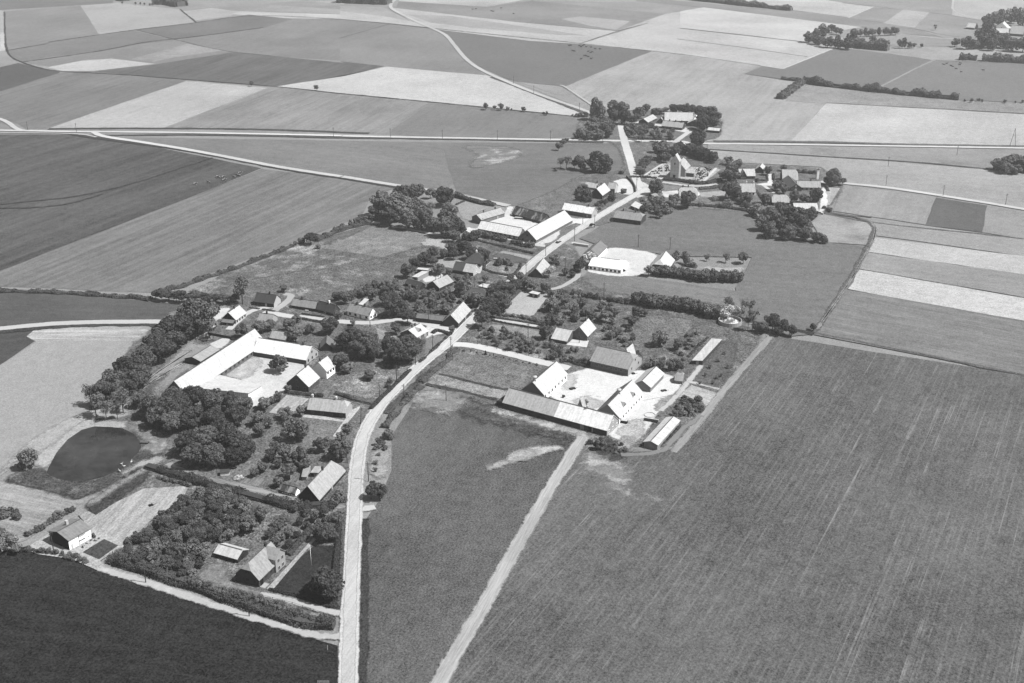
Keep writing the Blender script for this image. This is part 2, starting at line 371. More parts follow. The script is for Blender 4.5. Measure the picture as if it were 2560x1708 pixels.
F_('field','g 1943,664 2350,737 2700,812 2700,930 2350,862 1868,768 1890,720',141,'g 1943,664 2350,737',stripe=.12,period=1.2,patch=(118,.06,.6))
F_('field','g 1330,547 1385,514 1560,472 1720,488 1745,530 1900,556 1985,566 1960,648 1868,766 1780,775 1700,735 1690,660 1725,590 1550,588 1500,580 1390,568',133,'g 1390,560 1990,600',big=.1,stripe=.05)
F_('field','g 1868,512 1890,492 2000,512 2006,540 1990,563 1900,556',180,rough=2,patch=(138,.05,.48))
F_('field','g 1300,672 1350,622 1470,636 1690,668 1705,735 1640,712 1450,690',141,'g 1350,650 1690,700',stripe=.06)
# --- west
F_('field','g -500,308 215,309 600,386 490,432 0,622 -90,656 -500,680',102,'g 0,622 600,386',stripe=.14,period=5,fine=.55)
F_('field','g 600,388 930,424 850,452 830,495 700,545 400,660 370,673 0,658 -90,656 0,622 490,432',136,'g 0,622 600,386',stripe=.13,period=3.5)
F_('field','g 235,314 1012,327 1040,420 1030,432 950,428 600,379',143,'g 235,314 940,420',stripe=.05)
F_('field','g 1012,327 1412,329 1448,398 1340,440 1250,480 1180,472 1050,440 1040,420',133,'g 1050,400 1340,400',stripe=.05)
F_('field','B 800,990 1200,1000 1260,1060 1120,1110 900,1160 880,1110 960,1060',140,'g 1050,400 1340,400',rough=3,soft=4,patch=(205,.05,.5),stripe=.15)
F_('field','U 915,715 1260,703 1270,900 1040,1060 1000,1000',150,big=.1)
F_('field','g -500,640 0,665 340,690 440,702 372,736 200,739 0,748 -500,790',104,'g 0,700 340,710',stripe=.08)
F_('field','g -500,790 0,757 75,752 80,781 0,838 -500,1200',94,'g 0,800 80,790',stripe=.06)
F_('field','g 75,752 355,745 330,800 250,900 185,965 0,1092 -500,1400 -500,1200 0,838 82,786',180,'g 0,1092 250,900',big=.05,fine=.25)
F_('field','Q 350,300 420,230 700,180 1600,175 1820,210 1640,340 1000,355 430,350',186,'Q 430,350 1600,360',stripe=.2,period=1.5,rough=1,patch=(150,.03,.56))
F_('field','g 430,668 600,590 830,522 862,514 1015,548 935,625 850,662 815,705 560,700',120,'g 430,668 830,522',fine=.7,patch=(205,.03,.505),stripe=.10,rough=2)
F_('field','g 742,570 862,516 1015,549 885,592',146,'g 742,570 885,592',fine=.6,patch=(170,.03,.55))
# --- south
F_('field','g -500,1100 0,1105 195,1150 62,1240 0,1262 -500,1500',168,'g 0,1120 195,1160',stripe=.15,period=1.)
F_('field','g -900,1260 0,1266 60,1255 240,1303 560,1415 772,1482 775,1720 -900,1720',60,'g 0,1400 700,1500',fine=.8,stripe=.12,period=3,big=.3,patch=(72,.02,.6))
F_('field','g 965,893 1145,925 1330,1004 1120,1335 990,1580 930,1720 838,1720 842,1190 870,1150 897,1080 900,1000',112,'g 990,1570 1330,1010',fine=.65,big=.3,stripe=.05,period=2)
F_('field','g 1765,770 2350,862 2700,930 2900,1720 940,1720 1000,1580 1190,1260 1325,1020 1420,1040 1560,1030 1620,965',115,'g 1200,1560 1780,830',fine=.5,stripe=.07,period=.9,track=.85,big=.3)
F_('meadow','g 190,960 260,840 400,700 560,640 850,600 1010,550 1330,545 1330,670 1700,700 1765,772 1600,960 1560,1032 1330,1004 975,880 960,840 830,1000 795,1180 780,1440 270,1300 200,1200 340,1060',118,fine=.9,patch=(165,.09,.53))
F_('meadow','g 1330,262 1450,250 1660,262 1655,318 1600,322 1640,362 1700,378 1890,382 1945,425 1890,492 1720,490 1560,474 1350,522 1230,560 1160,480 1270,440 1340,395 1440,395 1410,320 1320,320',128,fine=.8,patch=(160,.09,.54))
F_('field','c 420,95 1530,330 1230,560 1080,610 165,400',140,'c 170,400 1080,610',fine=.7,patch=(165,.1,.58))
F_('field','c 165,400 1100,615 1040,745 960,740 20,530',168,'c 170,400 1080,610',fine=.7,patch=(145,.15,.52))
F_('bare_ground','b 900,370 1300,330 1560,470 1300,640 1150,590 860,560',150,rough=2,patch=(195,.1,.5))
F_('bare_ground','b 1800,580 1870,560 2306,680 c 1700,1010 2300,1220 2060,1240 1700,1140 1350,1040 1000,960',175,rough=1.2,patch=(225,.08,.47))
F_('meadow','b 1380,620 1560,545 1800,600 2306,800 c 2050,1220 2000,1320 1500,1200',100,rough=1.6,fine=.9,patch=(70,.12,.55))
F_('bare_ground','d 0,395 50,330 150,290 380,275 430,290 250,350 0,420',185,rough=.8,patch=(205,.2,.5))
F_('bare_ground','b 1720,1255 1780,1210 1960,1160 2010,1060 2306,1020 2306,1110 2100,1160 1780,1280',188,rough=.7,patch=(205,.2,.5))
F_('bare_ground','d 545,360 620,300 700,330 860,390 950,480 860,600 1240,670 1100,680 860,640 700,560 740,500 540,460',150,rough=3,patch=(205,.09,.5))
F_('meadow','d 700,240 860,260 910,330 800,380 700,330',85,rough=1.5,fine=.9)
F_('bare_ground','Q 350,1568 780,1330 1000,1230 1560,1060 1600,1300 1200,1290 1000,1370 780,1568 R 700,400 590,630 430,620 480,400 200,560 0,700 0,660',188,rough=1,patch=(170,.06,.55))
F_('meadow','R 40,800 180,680 430,640 560,640 1000,830 1400,680 1600,560 1700,380 1560,180 1900,200 2050,480 1800,600 1000,1040 700,960 300,850',92,rough=1,fine=.9,patch=(120,.1,.52))
F_('meadow','R 1770,600 1830,760 1500,1000 1180,1220 1050,1180 1040,1060 1300,920 1700,640',82,rough=1,fine=.9)
F_('track_bank','R 1290,900 1560,740 1760,640 1900,520 1960,540 1600,780 1100,1110 1060,1060',165,rough=.6)
F_('vegetable_field','Z 850,200 960,170 1050,210 1270,60 1400,0 1560,-80 s 470,1215 Z 1990,40 1640,260 1500,400 1400,520 1130,420 990,350',186,'Z 1100,400 1400,60',stripe=.14,period=.7,rough=.4)
F_('garden_path','Z 260,575 550,400 1000,350 1440,530 1270,590 1100,700 1180,800 1100,815 780,690 400,640',205,rough=.4,patch=(190,.3,.5))
F_('lawn','Z 895,612 1130,470 1290,540 1080,690',92,rough=.1,fine=.5)
F_('lawn','T 940,1020 1160,760 1420,540 1640,540 1600,1230',70,rough=.1,fine=.5)
F_('bare_ground','T 100,900 300,700 520,800 440,930 820,1020 900,1060 820,1110 460,1010',150,rough=1,patch=(175,.3,.5))
F_('potato_patch','T 600,470 960,140 1200,190 1060,270 900,430 860,520',135,rough=.5,fine=1.2,patch=(80,.9,.55))
F_('potato_patch','T 1090,640 1390,290 1440,300 1150,640',140,rough=.4,fine=1.2)
F_('garden_path','T 900,1010 1410,455 1440,470 960,1030',195,rough=.1)
# --- village plots
F_('lawn','S 1770,430 2130,460 1990,640 1680,540',140,rough=.3,fine=.6)
F_('lawn','S 1640,720 1720,600 2000,620 1820,780',142,rough=.3,fine=.6)
F_('vegetable_field','S 1230,350 1450,135 1730,180 1560,330 1420,380',190,'S 1230,350 1450,135',stripe=.12,period=.8,rough=.3)
F_('garden_path','S 1640,380 1800,375 2210,455 2190,470 1640,405',215,rough=.1)
F_('garden_path','S 2020,640 2250,320 2350,270 2350,300 2050,650',215,rough=.2)
F_('vegetable_field','S 870,1200 1010,1135 1210,1165 1120,1255',140,'S 1120,1255 1210,1165',stripe=.2,period=.6,rough=.2)
F_('meadow','I 430,1528 700,1340 1060,1330 1480,1380 1300,1528 b 440,470 100,400 0,380',140,rough=1.2,fine=.9,patch=(200,.18,.5))
F_('lawn','I 1800,850 1900,820 2110,840 1900,1050 1780,1080',145,rough=.3)
F_('sand_yard','J 1590,1050 1900,760 2000,740 2340,800 2250,870 2080,1100 1900,1130 1640,1110',200,rough=.5,fine=.25)
F_('bare_ground','b 400,1050 560,1030 640,940 600,1350 380,1360',185,rough=.3,patch=(165,.3,.6))
F_('vegetable_field','I 1060,700 1250,780 1400,860 1100,870',165,'I 1060,700 1400,860',stripe=.2,period=.8,rough=.6)
F_('lawn','J 620,300 720,280 1020,300 900,420 780,400 650,340',178,rough=.4)
F_('bare_ground','F 860,1130 1000,1010 1400,1090 1250,1240 1180,1160',190,rough=1,patch=(170,.1,.6))
F_('lawn','G 340,1370 420,1250 880,1300 850,1460 420,1430',150,rough=.4,fine=.8,patch=(185,.2,.55))
F_('vegetable_field','G 580,1120 620,1100 1070,1180 1020,1225',178,'G 620,1100 1070,1180',stripe=.15,period=.7,rough=.2)
F_('meadow','G 440,1180 560,1120 1010,1225 960,1285 700,1260',112,rough=.4)
F_('meadow','G 1110,1000 1660,680 1815,715 1400,1000 1260,1020',130,rough=.4,fine=.7)
F_('lawn','F 1400,560 1520,490 1900,580 1750,640 1640,780 1500,740',175,rough=.5,patch=(155,.08,.6))
F_('meadow','L 350,230 480,160 1230,270 1180,400 900,350 600,330',158,rough=.4,fine=.6)
F_('meadow','M 650,250 900,50 1500,60 1850,150 1750,270 1500,450 1000,700 600,480',128,rough=.6,fine=.9,patch=(150,.15,.56))
F_('meadow','M 1700,1030 1950,790 2200,450 2350,400 2450,600 2170,1150',112,rough=.4,fine=.7)
F_('vegetable_field','M 1560,1250 1760,1070 2130,1190 1980,1400 1900,1290',200,'M 1760,1100 2130,1200',stripe=.1,period=.8,rough=.3)
F_('vegetable_field','M 1180,1080 1340,920 1470,960 1480,1060 1290,1150',175,'M 1180,1080 1340,920',stripe=.2,period=.6,rough=.3)
F_('bare_ground','Y 290,520 590,545 790,520 725,655 600,620 450,610 260,580',205,rough=.4,patch=(180,.2,.6))
F_('vegetable_field','V 1740,480 1910,495 1770,730 1700,690',190,'V 1740,480 1700,700',stripe=.08,period=.8,rough=.3)
F_('lawn','W 1330,1110 1850,1060 1840,1200 1340,1190',190,rough=.4)
F_('lawn','W 620,960 960,990 940,1050 640,1065',150,rough=.3,patch=(190,.3,.55))
F_('churchyard','W 235,790 600,545 1150,600 1750,650 1400,905 1200,960 600,850 300,840',200,rough=.3,fine=.8,patch=(150,.5,.55))
F_('bare_ground','H 400,440 560,480 780,470 880,520 600,640 380,680 120,860 -50,950 -200,1020 0,860',170,rough=1,patch=(120,.2,.55))
F_('bare_ground','H 200,830 380,740 520,760 430,830 240,960 180,1060 100,1150 -60,1080',165,rough=1,patch=(130,.2,.5))
# --- bright gravel yards
F_('farmyard','c 1590,650 1880,370 L 2100,780 2350,900 M 960,850 1350,900 1690,1010 1300,1400 O 330,1260 N 1760,1240 1000,700',244,rough=.6,fine=.2,patch=(222,.12,.58))
F_('farmyard','H 850,920 1360,590 1600,640 2140,770 2260,900 1870,1060 1800,1240 1320,1420 1290,1290 1500,1080',239,rough=.6,fine=.2,patch=(222,.12,.58))
F_('farmyard','H 780,440 960,370 1060,420 860,560 700,480',242,rough=.6,fine=.2,patch=(222,.12,.58))
F_('farmyard','G 330,700 640,600 690,440 800,450 720,600 1060,680 1550,560 1420,1000 860,990 260,790 90,740 80,850 180,830',244,rough=.4,fine=.2,patch=(222,.12,.58))
F_('farmyard','G 1420,530 1660,630 1960,620 2000,760 1820,720 1660,680 1120,1000 1260,1020 1200,940',243,rough=.3,fine=.2,patch=(222,.12,.58))
F_('farmyard','K 640,560 800,340 940,225 1220,240 1540,290 1680,350 1600,450 1480,610 1360,650 1000,650 640,590',244,rough=.5,fine=.2,patch=(222,.12,.58))
F_('farmyard','X 700,260 980,190 1130,330 1150,480 1060,530 800,500 760,400',242,rough=.4,fine=.2,patch=(222,.12,.58))
F_('farmyard','X 1180,500 1180,250 1370,290 1470,390 1440,520 1280,560 1170,600',239,rough=.3,fine=.2,patch=(222,.12,.58))
F_('farmyard','W 580,1160 640,1080 940,1060 1330,1080 1340,1180 930,1190 700,1210',240,rough=.3,fine=.2,patch=(222,.12,.58))
F_('farmyard','V 760,440 920,420 930,300 990,300 1010,400 1150,380 1170,430 1000,460 870,460',244,rough=.2,fine=.2,patch=(222,.12,.58))
F_('farmyard','V 1650,490 1720,490 1760,700 1700,800 1600,870 1650,700',242,rough=.3,fine=.2,patch=(222,.12,.58))
F_('farmyard','U 1000,420 1100,390 1310,440 1700,470 1800,540 1700,560 1380,470 1300,460',244,rough=.3,fine=.2,patch=(222,.12,.58))
F_('farmyard','J 420,560 560,500 900,510 500,640',242,rough=.3,fine=.2,patch=(222,.12,.58))
F_('farmyard','I 1780,880 1780,640 2120,690 2250,760 1900,810',242,rough=.3,fine=.2,patch=(222,.12,.58))
F_('farmyard','D 1360,1040 1500,1000 1640,1000 1500,1150 1400,1180 1440,1260 1340,1300 1400,1200',239,rough=.3,fine=.2,patch=(222,.12,.58))
F_('farmyard','L 1560,480 1600,400 1890,420 1860,520 1700,500',240,rough=.2,fine=.2,patch=(222,.12,.58))
F_('bare_ground','N 1250,700 1500,640 1750,760 1500,860 1300,800',212,rough=1,soft=3,fine=.3,patch=(190,.2,.5))
F_('bare_ground','N 1150,330 1260,310 1300,420 1180,560 1080,520',208,rough=1,soft=3,fine=.3,patch=(228,.2,.5))
F_('bare_ground','N 1950,1130 2150,960 2300,1000 2250,1280 2000,1250 1850,1200',206,rough=1,soft=2,fine=.4,patch=(170,.25,.55))
F_('bare_ground','O 20,1150 200,1100 330,1180 200,1330 40,1330',175,rough=1,soft=2,fine=.5,patch=(90,.35,.55))
F_('bare_ground','O 600,620 800,500 860,560 640,760 560,740',170,rough=1,soft=1.5,fine=.5,patch=(110,.35,.52))
F_('bare_ground','H 900,940 1350,640 1500,700 1400,900 1200,1000',206,rough=1,soft=3,fine=.3,patch=(222,.1,.5))
# --- pond
F_('bare_ground','R 1640,130 1500,60 1050,40 850,150 650,350 460,440 430,620 600,640 720,430 1000,170 1400,150',192,rough=1,patch=(165,.15,.55))
F_('bare_ground','R 1480,60 1800,150 1900,240 2100,300 2050,420 1900,480 1740,420 1760,330 1680,220',150,rough=1,patch=(195,.2,.52))
F_('bare_ground','R 1560,640 1750,540 1960,480 2040,540 1850,590 1650,650 1450,740',195,rough=.6)
wp = parse('R 572,690 600,620 690,450 830,285 1000,170 1150,128 1350,135 1500,150 1640,220 1700,300 1728,380 1690,450 1600,530 1580,600 1450,665 1320,720 1150,765 1000,798 850,795 700,765 610,725')
o = sheet('pond_water', wp, water_mat(), nextz(wp))
# --- roads
def ribbon(name, s, w, tone, z=None, ragged=.12, soft=None, **kw):
    if soft is None: soft = {'road_shoulder': .5, 'track': .9, 'boundary_strip': .8, 'grass_verge': .9, 'road': .45}.get(name, 0)
    pts = [un(*p) for p in parse(s)]
    for it in range(2):                                     # corner rounding
        q = [pts[0]]
        for a, b in zip(pts, pts[1:]): q += [a.lerp(b, .25), a.lerp(b, .75)]
        pts = q+[pts[-1]]
    dense = []
    for a, b in zip(pts, pts[1:]):
        n = max(1, int((b-a).length/6)); dense += [a.lerp(b, i/n) for i in range(n)]
    pts = dense+[pts[-1]]; PP = [pj(p) for p in pts]; z = z or nextz(PP+[(x+1, y+1) for x, y in PP[::-1]]); vs_ = []
    for i, p in enumerate(pts):
        a, b = pts[max(0, i-1)], pts[min(len(pts)-1, i+1)]; d = (b-a).normalized(); n = Vector((-d.y, d.x, 0))
        l, r = w/2+rnd.uniform(-1, 1)*ragged, w/2+rnd.uniform(-1, 1)*ragged
        q_ = Vector((p.x, p.y, z)); vs_ += [q_+n*(l+soft), q_+n*(l-soft*.8), q_-n*(r-soft*.8), q_-n*(r+soft)] if soft else [q_+n*l, q_-n*r]
    a, b = pts[0], pts[-1]; SEED[0] += 1; kw.setdefault('fine', .07)
    m = ground_mat(name, tone, ang=math.atan2(b.y-a.y, b.x-a.x), seed=SEED[0], soft=bool(soft), **kw)
    K = 4 if soft else 2
    me = mesh(name, vs_, [(K*i+j, K*i+j+1, K*i+K+j+1, K*i+K+j) for i in range(len(pts)-1) for j in range(K-1)], m)
    if soft:
        c = me.color_attributes.new('cov', 'FLOAT_COLOR', 'POINT')
        for i in range(len(vs_)): q_ = 0. if i % 4 in (0, 3) else 1.; c.data[i].color = (q_, q_, q_, 1)
    o = obj(name, me)
    if o.data.polygons[0].normal.z < 0: o.data.flip_normals()
    o['kind'] = 'structure'; return o
MAINR = 'g 796,1720 800,1520 806,1330 813,1200 817,1100 826,1020 850,965 890,912 960,842 1030,790 1068,752 1120,700 1195,628 1255,578 1330,527 1400,482 1462,447 1485,434'
ribbon('grass_verge','g 828,1720 831,1520 836,1340 838,1190',2.4,78,ragged=.4,fine=.9)
ribbon('grass_verge','g 780,1400 783,1300 786,1190',2.2,80,ragged=.4,fine=.9)
ribbon('grass_verge','g 885,950 920,915 965,875 1000,845',3.,95,ragged=.4,fine=.9)
VG = dict(ragged=.5, fine=.8)
ribbon('grass_verge','A 330,882 700,878 1650,880 2349,906 B 200,912',5,88,**VG)
ribbon('grass_verge','A 700,928 1500,922 2349,946 B 600,948 1800,975',4,98,**VG)
ribbon('grass_verge','C 230,967 900,972 1500,990 2349,1003 3000,1015',5,120,**VG)
ribbon('grass_verge','A 470,916 660,950 1300,1030 1900,1155 2349,1225 B 400,1285',3.2,85,**VG)
ribbon('grass_verge','B 1040,528 1300,628 1700,785',5,105,**VG)
ribbon('grass_verge','g 0,764 100,754 200,748 330,746 372,752',3,85,**VG)
for s in ('A 410,490 900,515 1270,547 1890,592 2349,645 B 0,640 820,718 1600,797','C 440,506 690,543','B 1560,290 2130,350 2349,375 C 550,450','C -20,268 400,322 870,390','C 0,195 860,290','C 1240,185 1600,192 1840,255 2300,275',
          'C 1000,705 2349,777 3000,815','C 200,1022 1000,1073 1650,1112 2349,1185','g 1870,766 2100,812 2350,864 2700,930','A 50,345 36,300 30,80','A 36,300 60,385 150,430 300,475 410,490','A 920,203 1200,272 1500,347 1850,382','C 2130,1160 1650,1112',
          'B 0,262 350,162','B 1640,300 1900,212 2100,160','A 160,425 700,350 1000,285 1300,258 1800,190','A 330,300 60,345','A 330,290 900,207 1340,158 1700,100 2349,132 B 650,198 1560,290','A 1230,66 1340,155','c 200,405 900,580 1100,612','c 20,535 300,590 900,730 960,745',
          'A 0,1400 700,1330 1450,1080','A -200,1430 400,1420 700,1330','V 1700,820 2349,900','g 1895,492 2000,514 2350,548 2600,590'):
    ribbon('boundary_strip', s, 1.6, 85 if s[0] in 'Ac' else 112, ragged=.4, fine=.8)
ribbon('boundary_strip','g 1700,735 1868,768',3,75,ragged=.5,fine=.8)
ribbon('boundary_strip','g 1868,765 1940,662 2006,540 2005,515 1960,498 1890,490',2.5,110,ragged=.4,fine=.8)
ribbon('track','g 1875,757 1950,650 2010,545 2008,513 1960,495 1890,487',1.2,168,ragged=.2)
ribbon('road', 'A -300,895 0,893 200,897 500,903 1200,907 2349,930 B 0,933 1900,965 2200,968 2349,968 C 60,985 190,984 900,992 2349,1015 3200,1030', 4.2, 236, patch=(215,.1,.62))
ribbon('road', 'A -200,760 0,815 60,840 110,885 180,897', 4, 222)
ribbon('road', 'A 640,905 690,935 1000,978 1400,1045 1900,1145 2349,1212 B 0,1207 400,1272 800,1335 1150,1410', 4.6, 230, patch=(215,.1,.62))
ribbon('road', 'A -200,908 300,912 560,918 660,940', 2.2, 205)
ribbon('road', 'B 400,-20 345,30 345,55 380,80 520,150 640,200 725,240 780,310 860,410 960,480 1080,535 1330,640 1700,765 1850,840', 4.6, 212)
ribbon('track', 'B 1500,585 1530,590 1720,720', 2.4, 205)
ribbon('track', 'C 1868,-10 1855,105 2349,160', 3.5, 205); ribbon('track', 'C 1320,48 1150,122', 3, 215)
ribbon('track', 'C 1060,327 700,472', 3, 215); ribbon('track', 'C 1335,612 1720,412 1800,405', 3, 168)
ribbon('track', 'C 1500,235 1640,250 1830,268 2000,272', 3, 200)
ribbon('road', 'U 860,445 830,440 850,560 890,720 960,940 1010,1120 1060,1240 g 1475,440', 5.4, 236)
ribbon('road', 'U 720,425 850,440 1000,440 1100,440', 4, 225); ribbon('road', 'U 1560,700 1680,610 1790,535', 4, 228)
ribbon('road', 'U 1400,1240 1700,1285 1900,1300 2150,1270', 3.4, 222); ribbon('road', 'g 1475,430 1500,440 1560,448', 4, 225)
ribbon('road', 'V 1650,415 1850,425 1970,432 C 1130,1258 1400,1280 1750,1335 2349,1430 3000,1560', 4.4, 222)
ribbon('road', 'g -300,790 0,756 100,746 200,741 372,740 400,742', 4.6, 224)
ribbon('road', 'D 2349,990 2100,1010 1900,1060 1700,1230 1600,1330', 3.2, 220)
ribbon('road', 'E 0,1300 350,1370 900,1420 1250,1460 1600,1470 1900,1420 I 1500,610 1800,650', 4.2, 224)
ribbon('road', 'E 150,1290 300,1190 430,1060 300,1040', 3.5, 200)
ribbon('road', 'I 1780,640 2100,740 2300,770', 4.5, 226)
ribbon('road', 'c 380,20 560,20 900,90 1300,190 1600,270 1900,330', 4.8, 232)
ribbon('road', 'L 430,115 700,150 1215,235', 2.6, 230); ribbon('road', 'E 480,1365 860,1410', 3, 228)
ribbon('road', 'J 1400,470 1600,520 1760,560', 2.6, 225); ribbon('road', 'J 1240,500 1300,420 1400,330', 3.5, 225)
ribbon('road', 'G 1640,990 1880,1030', 3, 232); ribbon('road', 'G 860,990 1260,1040', 4, 225)
ribbon('road', 'F 1400,400 1800,480 2200,560', 3.4, 215); ribbon('road', 'F 460,870 800,920 1150,1000 1300,1020', 2.6, 218)
ribbon('road', 'K 80,860 230,830 400,740 490,680 505,620', 2.8, 205)
ribbon('track', 'g 925,1720 1005,1570 1100,1410 1190,1250 1270,1110 1338,1005', 4.4, 200, ragged=.15, stripe=.12, period=.5, patch=(198,.15,.55))
ribbon('track', 'g 1545,1040 1600,975 1690,862 1772,770', 3.0, 180, stripe=.1, period=.5); ribbon('track', 'd 850,350 1150,340 1250,200 1430,60', 2.2, 150, ragged=.4)
ribbon('track', 'Z 1100,800 1600,960 2265,1180 T 700,1330 1200,1470 1450,1550 1700,1540', 2.4, 212, ragged=.35, patch=(235,.2,.55))
ribbon('track', 'T 830,1080 1000,1110 1600,1280 1720,1290', 2.4, 222, ragged=.2); ribbon('track', 'T 2080,130 1950,160 1900,140', 3, 222)
ribbon('track', 'S 0,985 120,1060 400,1150 800,1240 1150,1330 1500,1420 1850,1490 2170,1520', 2.8, 165, ragged=.3, stripe=.3, period=.4)
ribbon('track', 'M 1300,1470 1540,1250 1700,1040 1900,800', 2., 222, ragged=.1); ribbon('track', 'M 1690,1035 2160,1150', 1.4, 220, ragged=.1)
ribbon('garden_path', 'W 240,790 610,545 750,550', 1.6, 232, ragged=.05); ribbon('garden_path', 'W 1400,905 1650,640', 1.8, 234, ragged=.05)
ribbon('garden_path', 'W 500,850 900,870 1220,940', 1.8, 232, ragged=.05); ribbon('garden_path', 'V 860,460 1010,570', 2.4, 228, ragged=.05)
ribbon('road_shoulder', MAINR, 5.2, 236, ragged=.15, soft=.5, fine=.2, patch=(205,.5,.58))
ribbon('road', MAINR, 3.4, 224, ragged=.08, soft=.5, stripe=.06, period=.35, fine=.12)
ribbon('track', 'Q 1600,990 1750,900 1900,770 2100,640 2349,480', .9, 205, ragged=.15); ribbon('track', 'Q 1680,985 1800,910 1960,800 2150,690 2340,590', .9, 210, ragged=.15)
# ---------------------------------------------------------------- buildings
HSLOG = []
def thick(name, vs_, polys, t, mat, parent):               # a roof skin with real thickness
    use = sorted({i for p in polys for i in p}); mp_ = {o: k for k, o in enumerate(use)}; vs_ = [vs_[i] for i in use]; polys = [[mp_[i] for i in p] for p in polys]
    n = len(vs_); V_ = [tuple(v) for v in vs_]+[(v[0], v[1], v[2]-t) for v in vs_]
    F2 = [tuple(p) for p in polys]+[tuple(i+n for i in reversed(p)) for p in polys]; ed = {}
    for p in polys:
        for a, b in zip(p, p[1:]+p[:1]): ed[(a, b)] = 1
    for (a, b) in ed:
        if (b, a) not in ed: F2.append((b, a, a+n, b+n))
    return obj(name, mesh(name, V_, F2, mat), parent)
def lerp(a, b, t): return tuple(a[i]+(b[i]-a[i])*t for i in range(3))
def house(name, label, cat, A, B, R, end='A', he=2.8, roof=180, wall=60, rk='roof', wk='brick', p0=.85, hip=(0, 0), split=None, wins=0, wtone=215,
          door=None, chim=(), cht=70, group=None, over=.35, gwin=0, trim=None, wcap=24, gtone=None, back=None):
    A = un(*px(*A), he); B = un(*px(*B), he); rx, ry = px(*R)
    u = B-A; L = u.length; u.normalize(); E0 = A if end == 'A' else B; best = None
    for sgn in (1, -1):
        n = Vector((-u.y, u.x, 0))*sgn
        hin = hip[0 if end == 'A' else 1]*(1 if end == 'A' else -1)
        for wi in range(20, int(wcap*10), 2):
            w = wi/10
            for pi in range(-6, 7):
                p = p0+pi*.06; q = pj(E0+n*(w/2)+u*(hin*w/2)+Vector((0, 0, p*w/2)))
                e = (q[0]-rx)**2+(q[1]-ry)**2+(7*(p-p0))**2+(.55*(w-8.5))**2
                if best is None or e < best[0]: best = (e, sgn, w, p)
    e, sgn, w, p = best

    if sgn < 0: A, B, u, hip = B, A, -u, (hip[1], hip[0])
    if sgn < 0 and split: split = (1-split[0], split[2], split[1])
    rz = math.atan2(u.y, u.x); base = Vector((A.x, A.y, 0))+Vector((-u.y, u.x, 0))*over
    w = max(2.0, w-2*over); root = empty(name, base, rz, label, cat, group); rise = p*w/2; hr = he+rise
    if wall >= 200: wall = 250
    if wtone >= 200: wtone = 250
    wm = surf(wk, wall); lowe = he-.03
    # walls with gables: one closed skin
    ia, ib = hip[0]*w/2, hip[1]*w/2; ga, gb = (1-hip[0]), (1-hip[1])
    v = [(0,0,0),(L,0,0),(L,w,0),(0,w,0),(0,0,lowe),(L,0,lowe),(L,w,lowe),(0,w,lowe)]
    def top(x, g): return [(x, w/2*g, lowe+rise*g-.04), (x, w-w/2*g, lowe+rise*g-.04)]
    v += top(0, ga)+top(L, gb)
    f = [(0,1,5,4),(2,3,7,6),(3,0,4,8,9,7),(1,2,6,11,10,5)]
    obj('wall', mesh('wall', v, f, wm), root)
    if gtone:                                               # gable end in another tone, often with sunlight painted in, just proud of wall
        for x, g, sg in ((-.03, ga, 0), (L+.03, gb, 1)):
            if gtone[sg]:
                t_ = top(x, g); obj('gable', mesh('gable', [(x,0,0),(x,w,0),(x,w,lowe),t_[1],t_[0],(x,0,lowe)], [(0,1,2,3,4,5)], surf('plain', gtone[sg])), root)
    o = over; ez = he-p*o
    def sec(x0, x1, ha, hb, tone, nm='roof'):
        x0_, x1_ = x0, x1; ra, rb = x0+(ha*w/2 if ha else 0), x1-(hb*w/2 if hb else 0)
        V_ = [(x0,-o,ez),(x1,-o,ez),(x1,w+o,ez),(x0,w+o,ez),(ra,w/2,hr),(rb,w/2,hr)]; P = []
        fr = [0, 1]; bk = [2, 3]
        def hp(x, h):
            g = 1-h; i = len(V_); V_.extend([(x, w/2*g-o*h, he+rise*g-(p*o*h)), (x, w-w/2*g+o*h, he+rise*g-(p*o*h))]); return i
        if hb:
            if hb >= 1: P.append([1, 2, 5])
            else: k = hp(x1, hb); fr.append(k); bk.insert(0, k+1); P.append([k, k+1, 5])
        fr += [5, 4]; bk = bk+[4, 5] if not ha else bk
        if ha:
            if ha >= 1: P.append([3, 0, 4]); bk = bk+[4, 5]
            else:
                k = hp(x0, ha); fr.append(k); bk = bk+[k+1, 4, 5]; P.append([k+1, k, 4])
        if back: thick('back_roof', V_, [bk], .16, surf(rk, back), root); return thick(nm, V_, P+[fr], .16, surf(rk, tone), root)  # back slope toned darker: older sheets, with its shade painted in too
        P += [fr, bk]; return thick(nm, V_, P, .16, surf(rk, tone), root)
    x0, x1 = -o*.7, L+o*.7
    if split: m = L*split[0]; R1 = sec(x0, m, hip[0], 0, split[1]); sec(m+.004, x1, 0, hip[1], split[2])
    else: R1 = sec(x0, x1, hip[0], hip[1], roof)
    if trim is not None: R1['label'] = trim
    rc = obj('ridge_cap', MB().box(ia, L-ib, w/2-.18, w/2+.18, hr-.02, hr+.07).mesh('ridge_cap', surf('plain', 110 if roof > 120 else 150)), root)
    for c in chim:                                          # chimneys stand on the roof
        m = MB(); x = L*c; m.box(x-.32, x+.32, w/2-.3, w/2+.3, hr-.6, hr+.95); m.box(x-.4, x+.4, w/2-.38, w/2+.38, hr+.95, hr+1.08)
        m.box(x-.2, x+.2, w/2-.18, w/2+.18, hr+1.08, hr+1.3); co = obj('chimney', m.mesh('chimney', surf('brick', cht)), R1)
